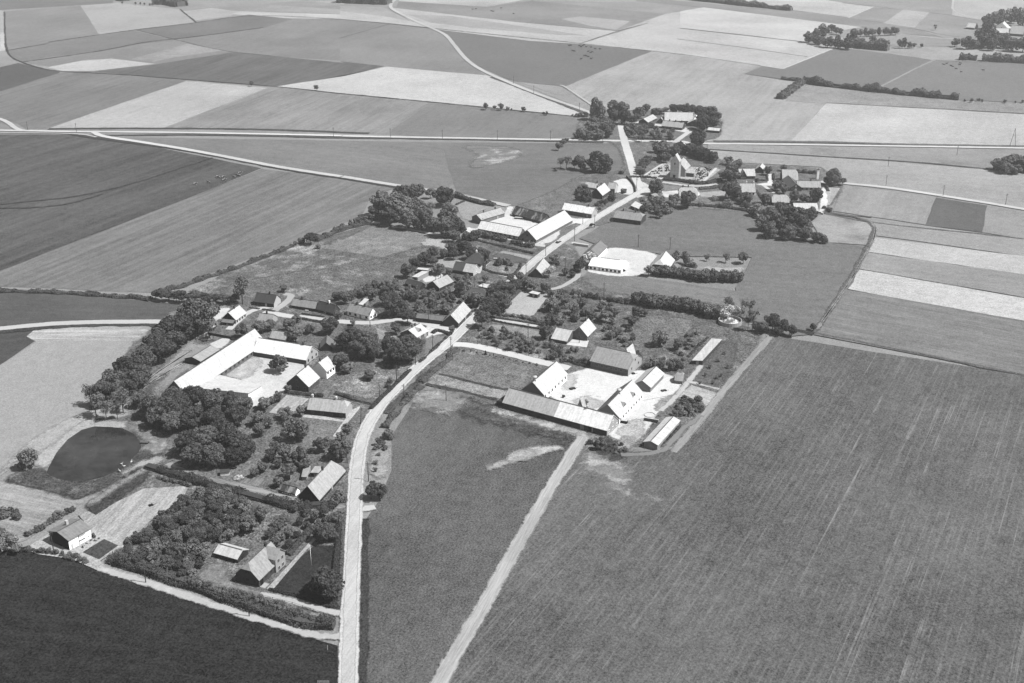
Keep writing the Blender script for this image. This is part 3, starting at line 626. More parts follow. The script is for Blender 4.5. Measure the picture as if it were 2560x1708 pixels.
    def window(x, y, z, ww, hh, along):
        fm, pm = MB(), MB()
        if along == 'x': fm.box(x-ww/2, x+ww/2, y-.06, y+.02, z, z+hh); q = ((x-ww/2+.12, x-.05), (x+.05, x+ww/2-.12)); [pm.box(a, b, y-.075, y-.055, z+.12, z+hh-.12) for a, b in q]
        else:
            s = 1 if y > L/2 else -1
            fm.box(y-.04, y+.06, x-ww/2, x+ww/2, z, z+hh) if s > 0 else fm.box(y-.06, y+.04, x-ww/2, x+ww/2, z, z+hh)
            q = ((x-ww/2+.12, x-.05), (x+.05, x+ww/2-.12)); yy = y+.06 if s > 0 else y-.075
            [pm.box(yy, yy+.015, a, b, z+.12, z+hh-.12) for a, b in q]
        wo = obj('window', fm.mesh('window', surf('plain', wtone)), root); obj('pane', pm.mesh('pane', surf('glass', 20)), wo)
    ds = door if door is not None else -1
    for i in range(wins):
        x = L*(i+.5)/wins
        if ds >= 0 and abs(x-L*ds) < 1.0: continue
        window(x, 0, max(.5, he-1.9), 1.15, 1.1, 'x')
    if ds >= 0:
        x = L*ds; dm = MB().box(x-.5, x+.5, -.07, .02, .05, 2.1); obj('door', dm.mesh('door', surf('timber', 60 if wtone > 120 and wall > 120 else 150)), root)
    for i in range(gwin):
        for yy in (L+.03, -.03): window(w*(i+.5)/gwin, yy, max(.6, he-1.8), 1.0, 1.1, 'y')
        for yy in (L+.03, -.03):
            if i == 0 and w > 6 and hip[0 if yy < 0 else 1] < .6: window(w/2, yy, he+rise*.22, .9, .95, 'y')
    root['_d'] = 0; del root['_d']; root_info[root.name] = (L, w, he, hr, p, R1, u)
    return root
root_info = {}
def block(name, label, cat, quad, roof=225, wall=70, t=.18, rk='roof', wk='timber', group=None, over=.25, open_front=False):
    # quad: four (crop,u,v,height) roof corners; mono-pitch or flat roof on straight walls
    P = [un(*px(k, u, v), z) for k, u, v, z in quad]; c = sum(P, Vector())/4
    if (P[1]-P[0]).cross(P[2]-P[0]).z < 0: P = P[::-1]
    base = Vector((c.x, c.y, 0)); d = P[1]-P[0]; rz = math.atan2(d.y, d.x); root = empty(name, base, rz, label, cat, group)
    R_ = Matrix.Rotation(-rz, 3, 'Z'); Q = [R_@(p-base) for p in P]; cc = sum(Q, Vector())/4
    ins = [Vector((cc.x+(q.x-cc.x)*(1-over/max(1, abs(q.x-cc.x))), cc.y+(q.y-cc.y)*(1-over/max(1, abs(q.y-cc.y))), q.z-t-.01)) for q in Q]
    v = [(q.x, q.y, 0) for q in ins]+[tuple(q) for q in ins]
    obj('wall', mesh('wall', v, [(i, (i+1) % 4, 4+(i+1) % 4, 4+i) for i in range(4)], surf(wk, wall)), root)
    r = thick('roof', Q, [[0, 1, 2, 3]], t, surf(rk, roof), root)
    e0, e1 = Q[0], Q[1]                                     # a door in the longest near wall
    near = min(range(4), key=lambda i: ((P[i]+P[(i+1) % 4])/2).y); a, b = ins[near], ins[(near+1) % 4]; dd = (b-a); dl = Vector((dd.x, dd.y, 0)).length
    if dl > 2.5:
        dn = Vector((dd.x, dd.y, 0))/dl; nn = Vector((dn.y, -dn.x, 0))*.05; m_ = a.lerp(b, .5); m_.z = 0; hh = min(2.0, a.z-.3)
        q = [m_-dn*.55+nn, m_+dn*.55+nn]; q += [q[1]-nn*1.6, q[0]-nn*1.6]
        obj('door', mesh('door', [tuple(x) for x in q]+[(x.x, x.y, hh) for x in q], [(0,1,5,4),(1,2,6,5),(2,3,7,6),(3,0,4,7),(4,5,6,7)], surf('timber', 150 if wall < 120 else 70)), root)
    return root
def cowl(root, frac, r=.9, h=1.6):                         # white ventilation cowl on the ridge
    L, w, he, hr, p, R1, u = root_info[root.name]; x = L*frac
    m = MB().cyl((x, w/2, hr-.4), (x, w/2, hr+h-.5), r*.62, r*.62, 12).cyl((x, w/2, hr+h-.5), (x, w/2, hr+h), r, r, 14)
    obj('ventilation_cowl', m.mesh('ventilation_cowl', surf('metal', 235), True), R1)
def dormer(root, frac, tone=200, wt=45, ww=2., y0=.12):
    L, w, he, hr, p, R1, u = root_info[root.name]; x = L*frac; y = w*y0; z = he+p*y; hd = 1.5; yb = y+hd/p
    m = MB().add([(x-ww/2,y,z),(x+ww/2,y,z),(x+ww/2,y,z+.1),(x,y,z+hd),(x-ww/2,y,z+.1)], [(0,1,2,3,4)])
    d = obj('dormer', m.mesh('dormer', surf('plain', wt)), R1)
    obj('dormer_roof', mesh('dormer_roof', [(x-ww/2-.2,y-.2,z),(x,y-.2,z+hd+.1),(x,yb,z+hd+.1),(x+ww/2+.2,y-.2,z)], [(0,1,2),(1,3,2)], surf('roof', tone)), R1)
Hs = house
# front-right farm
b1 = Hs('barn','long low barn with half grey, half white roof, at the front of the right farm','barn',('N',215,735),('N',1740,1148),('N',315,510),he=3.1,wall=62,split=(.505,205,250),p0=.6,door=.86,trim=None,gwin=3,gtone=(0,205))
cowl(b1,.76,.45,1.0)
L_,w_,he_,hr_,p_,R_,u_ = root_info[b1.name]
ln = MB().add([(-3.2,.3,0),(0,.3,0),(0,w_*.7,0),(-3.2,w_*.7,0),(-3.2,.3,2.4),(-.02,.3,2.9),(-.02,w_*.7,2.9),(-3.2,w_*.7,2.4)],[(0,1,5,4),(2,3,7,6),(3,0,4,7),(4,5,6,7)])
obj('lean_to', ln.mesh('lean_to', surf('timber',48)), b1)
for fx, ww in ((.77,1.6),(.845,1.4)): obj('door', MB().box(L_*fx-ww/2, L_*fx+ww/2, -.08, .02, .05, 2.5).mesh('door', surf('timber', 125 if fx<.8 else 40)), b1)
g2 = obj('cross_gable', MB().add([(L_*.6,w_-.5,2.8),(L_*.68,w_-.5,2.8),(L_*.64,w_-.5,hr_+.7),(L_*.6,w_+2.2,2.8),(L_*.68,w_+2.2,2.8),(L_*.64,w_+2.2,hr_+.7)],[(0,3,5,2),(1,2,5,4),(3,4,5)]).mesh('cross_gable', surf('roof',205)), b1)
b2 = Hs('barn','white roofed barn wing with a round cowl, left side of the right farm yard','barn',('N',835,628),('N',1172,320),('N',1005,125),'B',he=3.4,roof=236,wall=205,wk='plain',wins=7,wtone=90,door=.3,back=128,gtone=(120,None)); cowl(b2,.08)  # near gable toned dark to carry on the shaded look of the back slope
b3 = Hs('barn','pale roofed barn wing with two small dormers, right side of the right farm yard','barn',('N',1945,965),('N',2290,600),('N',2115,395),'B',he=3.2,roof=222,wall=205,wk='plain',wins=9,wtone=60,back=118,gtone=(120,None)); cowl(b3,.45); dormer(b3,.32); dormer(b3,.72)  # back slope and near gable darkened in colour, as on the left wing
b4 = Hs('farmhouse','large dark brick farmhouse with grey half-hipped roof at the back of the right farm yard','house',('M',265,715),('M',820,840),('M',390,492),he=3.9,roof=172,wall=85,wins=8,hip=(.0,.35),gwin=2,gtone=(None,215),wtone=170,chim=(),p0=.75)
L_,w_,he_,hr_,p_,R_,u_ = root_info[b4.name]
obj('cross_gable', MB().add([(L_*.64,w_*.55,he_+1),(L_*.84,w_*.55,he_+1),(L_*.74,w_*.55,hr_+1.1),(L_*.64,w_+.4,he_),(L_*.84,w_+.4,he_),(L_*.74,w_+.4,hr_+1.1)],[(0,3,5,2),(1,2,5,4),(3,4,5),(0,2,1)]).mesh('cross_gable', surf('roof',232)), b4)
Hs('barn','small steep barn with white roof and dark gable behind the dormered barn wing','barn',('M',1165,1105),('M',1360,900),('M',1030,1000),he=2.8,roof=246,wall=110,gtone=(None,None))
block('poultry_shed','long narrow pale roofed shed at the edge of the right farm','shed',[('M',1760,710,2.4),('M',1912,716,2.4),('M',2205,400,2.4),('M',2050,388,2.4)],roof=212,wall=60)
Hs('outhouse','tiny outhouse with boarded front by the path of the right farm','outhouse',('M',1550,905),('M',1655,918),('M',1560,868),he=2.2,roof=175,wall=110,wk='timber',p0=.7,door=.5,hip=(.3,.3))
b8 = Hs('machine_shed','low pitched long shed with half white half grey roof beside the track','shed',('O',622,1248),('O',945,890),('O',515,1185),he=2.4,roof=222,wall=120,p0=.3,door=.2,wcap=16)
# centre right house
Hs('house','dark gabled house with bright white roof among the orchards, right of the main road','house',('L',1880,352),('L',2003,230),('L',1760,200),he=2.9,roof=240,wall=95,gwin=1,chim=(.7,),wtone=180,wins=2)
Hs('house_annex','low annex with flat pale roof joined to the left of the white roofed orchard house','annex',('L',1340,385),('L',1563,428),('L',1432,218),he=2.1,roof=222,wall=80,p0=.45)
# street barns
Hs('street_barn','tall barn with light roof and dark gable at the bend of the main road','barn',('J',983,1215),('J',1162,1022),('J',860,1085),he=3,roof=208,wall=62,wins=3,wtone=70,gwin=0,door=.6)
Hs('barn','long low barn with dark roof running left from the tall barn at the road bend','barn',('J',345,1140),('J',735,1186),('J',400,1082),he=2.5,roof=128,wall=62,p0=.7)
h11 = Hs('house','white roofed house with a front dormer behind the big street trees','house',('I',1665,838),('I',1832,745),('I',1525,725),he=2.8,roof=246,wall=90,chim=(.35,.6),wins=2,gwin=0,cht=90); dormer(h11,.5,246,120,2.2,.15)
Hs('house','steep grey roofed house with dark gable beside the white flat roofed sheds','house',('J',700,700),('J',905,605),('J',600,597),he=2.6,roof=188,wall=62,wins=4,chim=(.25,.6),cht=200,wtone=90,gtone=(None,None))
Hs('shed','dark roofed shed with gable, left of the steep grey roofed house','shed',('J',190,630),('J',405,690),('J',225,555),he=2.2,roof=88,wall=45,door=.85)
block('shed','flat white roofed shed under the trees, back of the white yard','shed',[('J',362,428,2.9),('J',572,452,2.9),('J',602,424,2.9),('J',388,404,2.9)],roof=238,wall=70)
block('shed','long flat white roofed open shed along the left side of the white yard','shed',[('J',290,540,2.9),('J',375,548,2.9),('J',545,462,2.9),('J',440,455,2.9)],roof=240,wall=130)
Hs('house','low house with roof half dark and half pale beside the hedge garden','house',('J',890,432),('J',1188,478),('J',1235,352),'B',he=2.5,wall=60,split=(.5,92,214),p0=.8,gtone=(None,240),gwin=1)
Hs('house','dark pyramid roofed house with a white chimney behind the half pale house','house',('J',1050,322),('J',1295,345),('J',1240,178),'B',he=2.6,roof=88,wall=60,hip=(1,.5),p0=1.,chim=(.6,),cht=230,wins=2)
Hs('cottage','small steep roofed cottage standing right on the main road edge','house',('G',1217,1450),('G',1322,1300),('G',1120,1340),he=2.2,roof=205,wall=75,wins=3)
Hs('house','dark roofed house almost hidden by trees beside the main road','house',('J',1062,840),('J',1345,862),('J',1300,705),'B',he=2.6,roof=96,wall=60,hip=(.6,.4))
block('shed','white flat roofed shed above the dark hidden house','shed',[('J',1265,676,2.2),('J',1400,706,2.2),('J',1482,665,2.2),('J',1335,636,2.2)],roof=238,wall=50)
block('shed','white roofed wagon-like hut at the top of the sand yard','hut',[('J',2008,775,2.4),('J',2140,803,2.4),('J',2182,775,2.4),('J',2062,745,2.4)],roof=242,wall=60)
# middle farm
m1 = Hs('barn','white roofed farm wing with a row of small windows, middle farm by the road','barn',('G',262,765),('G',860,880),('G',312,640),he=3.1,roof=250,wall=88,wins=9,wtone=225,p0=.75,gtone=(None,None)); cowl(m1,.03,.3,1.5)
m2 = Hs('barn','long white roofed barn with dark gable beside the main road, middle farm','barn',('G',1125,935),('G',1662,640),('G',985,780),he=2.7,roof=246,wall=96,wins=0,gwin=2,wtone=40)
Hs('farmhouse','grey roofed farmhouse with dark gable at the back left of the middle farm','house',('G',318,640),('G',660,540),('G',235,565),he=3.,roof=190,wall=105,chim=(.3,.8),door=.7,gtone=(None,None))
Hs('barn','old barn with ragged dark patchy thatch behind the middle farm yard','barn',('G',762,545),('G',1215,668),('G',815,425),he=2.3,rk='patchy',roof=150,wall=70,p0=.8,wins=6,wtone=130)
Hs('barn','white roofed brick barn by the road, far corner of the middle farm','barn',('G',1500,485),('G',1930,555),('G',1540,380),he=3.3,roof=250,wall=88,chim=(.8,),gtone=(None,225),wins=0,door=.85,p0=.7)
block('shed','small flat white roofed shed left of the windowed wing of the middle farm','shed',[('G',148,802,2.2),('G',270,828,2.2),('G',300,805,2.2),('G',190,782,2.2)],roof=236,wall=70)
# road houses north
Hs('house','long brick house with grey roof and two chimneys, right side of the road','house',('X',735,965),('X',1262,1032),('X',842,820),he=3.2,roof=165,wall=62,hip=(.2,.45),chim=(.25,.7),wins=7,wtone=95,p0=.75)
block('garage','small white roofed garage above the long brick roadside house','garage',[('X',1070,735,2.4),('X',1225,800,2.2),('X',1310,725,2.2),('X',1165,650,2.4)],roof=246,wall=70)
Hs('house','dark gabled house with white roof left of the road below the church','house',('X',525,532),('X',676,425),('X',402,380),he=3.1,roof=238,wall=62,wins=3,chim=(.1,.6),wtone=110)
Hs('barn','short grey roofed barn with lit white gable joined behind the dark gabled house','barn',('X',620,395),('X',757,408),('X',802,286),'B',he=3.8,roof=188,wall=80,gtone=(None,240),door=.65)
Hs('outbuilding','low pale roofed outbuilding at the field edge left of the dark gabled house','shed',('X',160,358),('X',385,390),('X',200,256),he=2.,roof=220,wall=120,chim=(.95,))
# white school-like farm
Hs('farmhouse','bright white farmhouse with windowed wall and half-hipped roof by the white yard','house',('K',655,490),('K',1132,555),('K',740,362),he=2.7,roof=250,wall=240,wk='plain',wins=8,wtone=50,door=.33,hip=(0,.45),gwin=2,p0=.75)
Hs('barn','steep grey tiled barn behind the blossoming tree and white farmhouse','barn',('K',802,345),('K',936,214),('K',825,116),'B',he=3.1,roof=138,wall=225,wk='plain')
Hs('barn','steep white roofed barn with half-hipped dark gable at the right of the white yard','barn',('K',1832,548),('K',1925,405),('K',1785,275),'B',he=3.,roof=240,wall=75,hip=(.5,0),wins=1,wtone=60)
def lowwall(label, s, h, tone, w=.3):
    P = [un(*p) for p in parse(s)]; m = MB()
    for a, b in zip(P, P[1:]):
        d = (b-a).normalized(); n = Vector((-d.y, d.x, 0))*w/2
        m.add([a-n, b-n, b+n, a+n, a-n+Vector((0,0,h)), b-n+Vector((0,0,h)), b+n+Vector((0,0,h)), a+n+Vector((0,0,h))], [(4,5,6,7),(0,1,5,4),(1,2,6,5),(2,3,7,6),(3,0,4,7)])
    o = obj('garden_wall', m.mesh('garden_wall', surf('plain', tone))); return tag(o, label, 'wall')
lowwall('low white wall beside the entrance road of the white yard','K 430,195 650,228',1.3,238)
lowwall('short white wall with openings above the left farm','H 538,430 705,352',1.8,236)
lowwall('dark wall behind the rubble yard above the left farm','H 700,345 1040,410',1.6,80)
lowwall('dark curved wall round the corner yard left of the road bend','X 985,200 1060,270 1120,340 1150,410 1160,490',1.7,60,.5)
# left farm
l1 = Hs('barn','huge white roofed main barn of the left farm, running diagonally','barn',('H',400,1219),('H',1555,438),('H',1405,212),'B',he=3.3,roof=238,wall=95,wins=18,wtone=95,p0=.7,wcap=20)
block('barn','white flat roofed barn wing with boarded end, front side of the left farm yard','barn',[('H',700,880,2.5),('H',560,1120,3.7),('H',1300,1195,3.7),('H',1502,1078,2.5)],roof=238,wall=205)
Hs('barn','pale roofed barn wing with lit gable at the top of the left farm yard','barn',('H',1362,575),('H',2140,700),('H',2222,490),'B',he=2.8,roof=250,wall=75,gtone=(None,222),gwin=3,wtone=70,chim=(.85,),p0=.75,wins=0)
Hs('farmhouse','farmhouse with dark brick gable and pale roof, right side of the left farm','house',('H',2190,1092),('H',2350,955),('H',2005,905),he=3.1,roof=226,wall=70,gwin=3,wtone=150,wins=2,chim=(.8,))
l5 = Hs('house','tall pale roofed cross wing with a lit entrance gable behind the dark gabled farmhouse','house',('I',340,1338),('I',462,1250),('I',215,1190),he=4.,roof=226,wall=215,wk='plain',wins=3,wtone=80,chim=(.2,))
Hs('outbuilding','grey tiled outbuilding behind the upper wing of the left farm','shed',('H',1612,372),('H',1842,407),('H',1655,255),he=2.2,roof=188,wall=80)
Hs('shed','low dark gabled shed with grey roof left of the huge white barn','shed',('H',600,722),('H',872,552),('H',470,657),he=2.6,roof=178,wall=50,p0=.4,wcap=14)
Hs('house','white walled house with pale steep roof at the left end of the village lane','house',('D',1708,1168),('D',1860,1062),('D',1590,1052),he=2.6,roof=228,wall=175,wins=4,wtone=120,chim=(.55,),gtone=(55,None))
block('lean_to_shed','low lean-to shed in front of the dark gable of the lane house','shed',[('D',1480,1205,1.9),('D',1655,1225,1.9),('D',1690,1175,2.3),('D',1520,1155,2.3)],roof=130,wall=45)
Hs('house','dark roofed brick house with white garden wall at the top of the lane','house',('D',1965,897),('D',2252,932),('D',2010,757),he=2.7,roof=82,wall=62,wins=5,wtone=90,chim=(.65,),gtone=(None,235),door=.6)
Hs('outbuilding','small grey roofed outbuilding with chimney between lane and left farm','shed',('D',2012,1190),('D',2205,1210),('D',2065,1065),he=2.2,roof=170,wall=90,chim=(.5,),gtone=(None,215))
Hs('cottage','long thatched cottage with a pale roof north of the lane','house',('E',405,1185),('E',745,1236),('E',430,1070),he=2.3,roof=172,wall=55,wins=4,wtone=75,chim=(.35,),p0=.9)
Hs('cottage','dark roofed end of the thatched row with a pale chimney','house',('E',765,1238),('E',1005,1300),('E',790,1100),he=2.3,roof=84,wall=62,wins=1,chim=(.6,),cht=215,p0=.9)
Hs('house','white walled house with dark windows and a rear porch north of the lane','house',('E',1215,1272),('E',1535,1348),('E',1272,1150),he=2.8,roof=168,wall=240,wk='plain',wins=4,wtone=40,chim=(.3,.65),gwin=2,door=.6,p0=.9)
block('porch_shed','small white roofed shed behind the white walled lane house','shed',[('E',1385,1178,2.5),('E',1450,1190,2.5),('E',1542,1105,2.5),('E',1480,1090,2.5)],roof=242,wall=110)
block('shed','narrow white roofed shed at the meadow edge above the lane houses','shed',[('E',1350,972,1.8),('E',1420,975,1.8),('E',1555,885,1.8),('E',1500,880,1.8)],roof=222,wall=60)
Hs('shed','dark gabled shed between the street trees and the left farm','shed',('I',425,985),('I',440,880),('I',325,905),he=2.2,roof=130,wall=45,p0=.8)
s13 = Hs('house','long brick house with a hipped right end and white chimneys by the main road','house',('S',1705,305),('S',2168,350),('S',1745,152),he=3.,roof=196,wall=52,hip=(0,.5),wins=4,wtone=150,chim=(.05,.68),cht=200,gtone=(None,215),p0=.75)
s14 = Hs('cottage','large thatched cottage with dark gable and pale roof at the road edge','house',('S',1855,1408),('S',2172,1055),('S',1710,1225),he=2.4,roof=188,wall=45,hip=(0,.7),gwin=1,chim=(.55,),wins=4,wtone=60,cht=60,wcap=20,door=.5)
s15 = Hs('cottage','tiny half-timbered cottage with mossy thatch beside the large thatched cottage','house',('S',1378,1295),('S',1548,1338),('S',1398,1205),he=1.9,roof=150,rk='patchy',wall=225,wk='plain',p0=.9,gtone=(None,None),wins=0)
L_,w_,he_,hr_,p_,R_,u_ = root_info[s15.name]; tm = MB()
for i in range(7): tm.box(L_*i/6-.09, L_*i/6+.09, -.05, .0, .05, he_-.1)
tm.box(0, L_, -.045, 0, .95, 1.1); obj('timber_frame', tm.mesh('timber_frame', surf('plain', 30)), s15)
block('shed','grey flat roofed shed behind the large thatched cottage','shed',[('S',1740,1085,2.3),('S',1860,1088,2.3),('S',1905,1012,2.3),('S',1800,1005,2.3)],roof=190,wall=60)
block('greenhouse','low glazed frame shed behind the half-timbered cottage','shed',[('S',1630,1135,1.9),('S',1700,1140,1.9),('S',1750,1000,2.3),('S',1660,1010,2.3)],roof=175,wall=140)
# bottom houses
t17 = Hs('house','brick house with half-hipped dark gable and an arched doorway, nearest house to the viewer','house',('T',822,908),('T',1085,655),('T',705,700),he=3.3,roof=172,wall=62,hip=(.4,0),chim=(.8,),cht=60,gwin=3,wtone=95,wins=5,wcap=14,p0=1.15)
L_,w_,he_,hr_,p_,R_,u_ = root_info[t17.name]
def crosswing(root, x0, x1, yf, he2, rt, wt, tone=172):
    L, w, he, hr, p, R1, u = root_info[root.name]; xm = (x0+x1)/2; yb = w/2; hz = hr-.05
    obj('cross_wing', mesh('cross_wing', [(x0,yf,0),(x1,yf,0),(x1,yb,0),(x0,yb,0),(x0,yf,he2),(x1,yf,he2),(x1,yb,he2),(x0,yb,he2),(xm,yf,hz),(xm,yb,hz)],
        [(0,1,5,8,4),(1,2,6,5),(3,0,4,7),(2,3,7,9,6)], surf('plain', wt)), root)
    thick('cross_roof', [(x0-.25,yf-.3,he2-.15),(x1+.25,yf-.3,he2-.15),(x1+.25,yb+.3,he2-.15),(x0-.25,yb+.3,he2-.15),(xm,yf-.3,hz+.12),(xm,yb+.3,hz+.12)], [[0,4,5,3],[4,1,2,5]], .14, surf('roof', rt), root)
    for z in (.8, 3.3):
        for x in (x0+(x1-x0)*.3, x0+(x1-x0)*.7):
            wo = obj('window', MB().box(x-.6, x+.6, yf-.06, yf+.02, z, z+1.2).mesh('window', surf('plain', 225)), root)
            obj('pane', MB().box(x-.45, x-.05, yf-.08, yf-.055, z+.12, z+1.08).box(x+.05, x+.45, yf-.08, yf-.055, z+.12, z+1.08).mesh('pane', surf('glass', 20)), wo)
L_,w_,he_,hr_,p_,R_,u_ = root_info[t17.name]
crosswing(t17, L_*.62, L_*1.02, -.7, 5.2, 176, 200)
obj('doorway', MB().box(L_*.06, L_*.16, -.1, .02, .2, 2.3).mesh('doorway', surf('plain', 30)), t17)
obj('steps', MB().box(L_*.02, L_*.2, -1.8, -.02, 0, .45).mesh('steps', surf('plain', 205)), t17)
Hs('shed','white roofed dark shed behind the half-hipped brick house','shed',('T',325,617),('T',572,686),('T',385,517),he=2.2,roof=226,wall=52,wk='timber',p0=.45,gwin=1,wtone=30,wcap=12)
z19 = Hs('house','low pitched modern house with bright front wall, in the bottom left corner','house',('Z',752,480),('Z',990,347),('Z',628,382),he=4.3,roof=146,wall=232,wk='plain',p0=.42,gtone=(52,None),wcap=16,over=.45)
L_,w_,he_,hr_,p_,R_,u_ = root_info[z19.name]; R1 = R_
obj('chimney', MB().box(L_*.5, L_*.5+.8, w_*.62, w_*.62+.8, he_+.6, hr_+1.0).mesh('chimney', surf('plain', 235)), R1)
obj('door', MB().box(L_*.08, L_*.16, -.07, .02, .1, 2.2).mesh('door', surf('plain', 245)), z19)
for x in (.3,.47,.53,.59,.65,.71,.86): obj('window', MB().box(L_*x-.2, L_*x+.2, -.05, .02, 1.5, 1.9).mesh('window', surf('plain', 25)), z19)
obj('downpipe', MB().cyl((L_*.44,-.08,0),(L_*.44,-.08,he_-.2),.06,.06,6).mesh('downpipe', surf('plain', 60)), z19)
for i in range(5): obj('eave_lamp', MB().box(L_*(.45+i*.06), L_*(.45+i*.06)+.35, -.25, -.02, he_-1.1, he_-.5).mesh('eave_vent', surf('plain', 245)), z19).name = 'roof_bracket'
# ---------------------------------------------------------------- church
P0 = un(*px('W',740,832)); P1 = un(*px('W',912,842)); uu = (P1-P0); tw = uu.length; uu.normalize(); crz = math.radians(-22)
ch = empty('church', P0, crz, 'stone village church with a tall saddle roofed tower and low white porch, in its churchyard', 'church')
te, tr_ = 11.4, 15.6; td = 5.4
stone = surf('brick', 185); wh = surf('plain', 205); slate = surf('roof', 196)
obj('tower', mesh('tower', [(0,0,0),(tw,0,0),(tw,td,0),(0,td,0),(0,0,te),(tw,0,te),(tw,td,te),(0,td,te),(tw/2,0,tr_),(tw/2,td,tr_)], [(0,1,5,8,4),(2,3,7,9,6),(3,0,4,7),(1,2,6,5)], stone), ch)
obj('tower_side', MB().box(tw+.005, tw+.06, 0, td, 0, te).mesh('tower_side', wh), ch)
tro = thick('tower_roof', [(-.15,.1,te-.1),(tw+.15,.1,te-.1),(tw+.15,td-.1,te-.1),(-.15,td-.1,te-.1),(tw/2,.1,tr_+.2),(tw/2,td-.1,tr_+.2)], [[0,4,5,3],[4,1,2,5]], .2, surf('roof', 215), ch)
obj('bell_opening', MB().box(tw/2-.35, tw/2+.35, -.05, .02, 9.2, 10.6).mesh('bell_opening', surf('plain', 25)), ch)
obj('bell_opening', MB().box(tw+.04, tw+.1, td/2-.3, td/2+.3, 9.2, 10.6).mesh('bell_opening', surf('plain', 60)), ch)
obj('tower_door', MB().box(tw*.35, tw*.65, -.06, .02, 0, 2.6).mesh('tower_door', surf('plain', 60)), ch)
nl, nw, ne, nr = 12.5, 9., 5.2, 9.9; nx0 = tw/2-nw/2+1.3
def shell(x0, x1, y0, y1, e, r): return mesh('nave', [(x0,y0,0),(x1,y0,0),(x1,y1,0),(x0,y1,0),(x0,y0,e),(x1,y0,e),(x1,y1,e),(x0,y1,e),((x0+x1)/2,y0,r),((x0+x1)/2,y1,r)], [(0,1,5,8,4),(2,3,7,9,6),(3,0,4,7),(1,2,6,5)], wh)
obj('nave', shell(nx0, nx0+nw, td+.01, td+nl, ne, nr), ch)
nro = thick('nave_roof', [(nx0-.3,td+.02,ne-.25),(nx0+nw+.3,td+.02,ne-.25),(nx0+nw+.3,td+nl+.1,ne-.25),(nx0-.3,td+nl+.1,ne-.25),(nx0+nw/2,td+.02,nr+.15),(nx0+nw/2,td+nl+.1,nr+.15)], [[0,4,5,3],[4,1,2,5]], .2, slate, ch)
for i in range(3): obj('gable_step', MB().box(nx0+nw/2-1.2+i*.9, nx0+nw/2-.7+i*.9, td+nl-.4, td+nl+.2, nr-.6-abs(i-1)*.6, nr+.8-abs(i-1)*.5).mesh('gable_step', wh), ch)
px0 = nx0+nw+.02
obj('porch', MB().box(px0, px0+5.5, td+1.5, td+7, 0, 3).mesh('porch', wh), ch)
thick('porch_roof', [(px0,td+1.2,3.02),(px0+5.8,td+1.2,3.02),(px0+5.8,td+7.2,3.02),(px0,td+7.2,3.02),(px0+.0,td+4.2,5.2),(px0+5.8,td+4.2,5.2)], [[0,1,5,4],[4,5,2,3]], .15, surf('roof',215), ch)
obj('porch_door', MB().box(px0+.7, px0+4.9, td+1.42, td+1.52, .2, 2.6).mesh('porch_door', surf('timber', 70)), ch)
obj('nave_window', MB().box(nx0+nw+.01, nx0+nw+.08, td+8.2, td+9.2, 1.6, 3.8).mesh('nave_window', surf('plain', 50)), ch)
obj('nave_window', MB().box(nx0+nw+.01, nx0+nw+.08, td+11, td+12, 1.6, 3.8).mesh('nave_window', surf('plain', 50)), ch)
# ---------------------------------------------------------------- village behind the church
v1 = Hs('house','white roofed house with dark front gable, left of the pair in the back village','house',('V',545,325),('V',757,322),('V',540,220),he=2.8,roof=246,wall=80,wins=3,wtone=100,p0=.8,gwin=0); 
L_,w_,he_,hr_,p_,R_,u_ = root_info[v1.name]; crosswing(v1, .2, L_*.42, -.9, 2.8, 246, 82)
Hs('house','narrow gabled house with white bargeboards behind the white roofed pair','house',('V',878,245),('V',905,200),('V',820,192),he=2.8,roof=215,wall=70)
Hs('house','grey roofed dark brick house in the middle of the back village','house',('V',1095,315),('V',1300,318),('V',1120,222),he=2.5,roof=200,wall=70,wins=3,wtone=110,hip=(0,.3),p0=.8)
Hs('house','long grey roofed house with bright windows at the right of the back village','house',('V',1335,478),('V',1650,482),('V',1330,385),he=2.6,roof=188,wall=75,wins=5,wtone=225,chim=(.6,),p0=.8)
Hs('house','steep dark roofed cross wing joined to the long bright windowed house','house',('V',1400,490),('V',1290,372),('V',1315,435),he=2.6,roof=105,wall=62,wins=0,gwin=1,wtone=225)
Hs('house','pale roofed white house with black windows beside the dark crowned tree','house',('V',560,545),('V',760,545),('V',535,420),he=2.6,roof=195,wall=232,wk='plain',wins=4,wtone=40,chim=(.45,.95),cht=215,p0=.8)
Hs('house','hip roofed dark house with bright windows in front of the back village','house',('V',990,683),('V',1220,686),('V',1016,570),he=2.8,roof=196,wall=60,wins=3,wtone=232,hip=(.4,.5),chim=(.45,),p0=.85)
Hs('barn','wide white roofed barn just above the dark copse','barn',('V',1300,800),('V',1618,802),('V',1262,690),he=2.4,roof=226,wall=60,p0=.6)
Hs('house','white hipped house with grey roof along the churchyard lane','house',('W',935,1165),('W',1285,1170),('W',1000,990),he=2.7,roof=200,wall=215,wk='plain',hip=(.3,.5),chim=(.2,.5),wins=4,wtone=60,p0=.8)
Hs('shed','tiny gabled shed at the road junction below the churchyard tree','shed',('W',432,1188),('W',520,1160),('W',370,1148),he=1.8,roof=165,wall=50)
Hs('house','dark gabled house with pale roof behind the churchyard trees','house',('W',1042,268),('W',1092,190),('W',918,162),he=2.6,roof=212,wall=65,chim=(.5,),gtone=(None,None))
Hs('barn','very long white roofed barn of the far north farm','barn',('U',1432,385),('U',1812,392),('U',1415,265),he=3.2,roof=246,wall=60,p0=.75,wcap=26)
Hs('farmhouse','grey roofed farmhouse in front of the long far white barn','house',('U',1388,458),('U',1665,487),('U',1412,380),he=2.6,roof=200,wall=70,chim=(.3,.6,.9),wins=5,wtone=110,p0=.8)
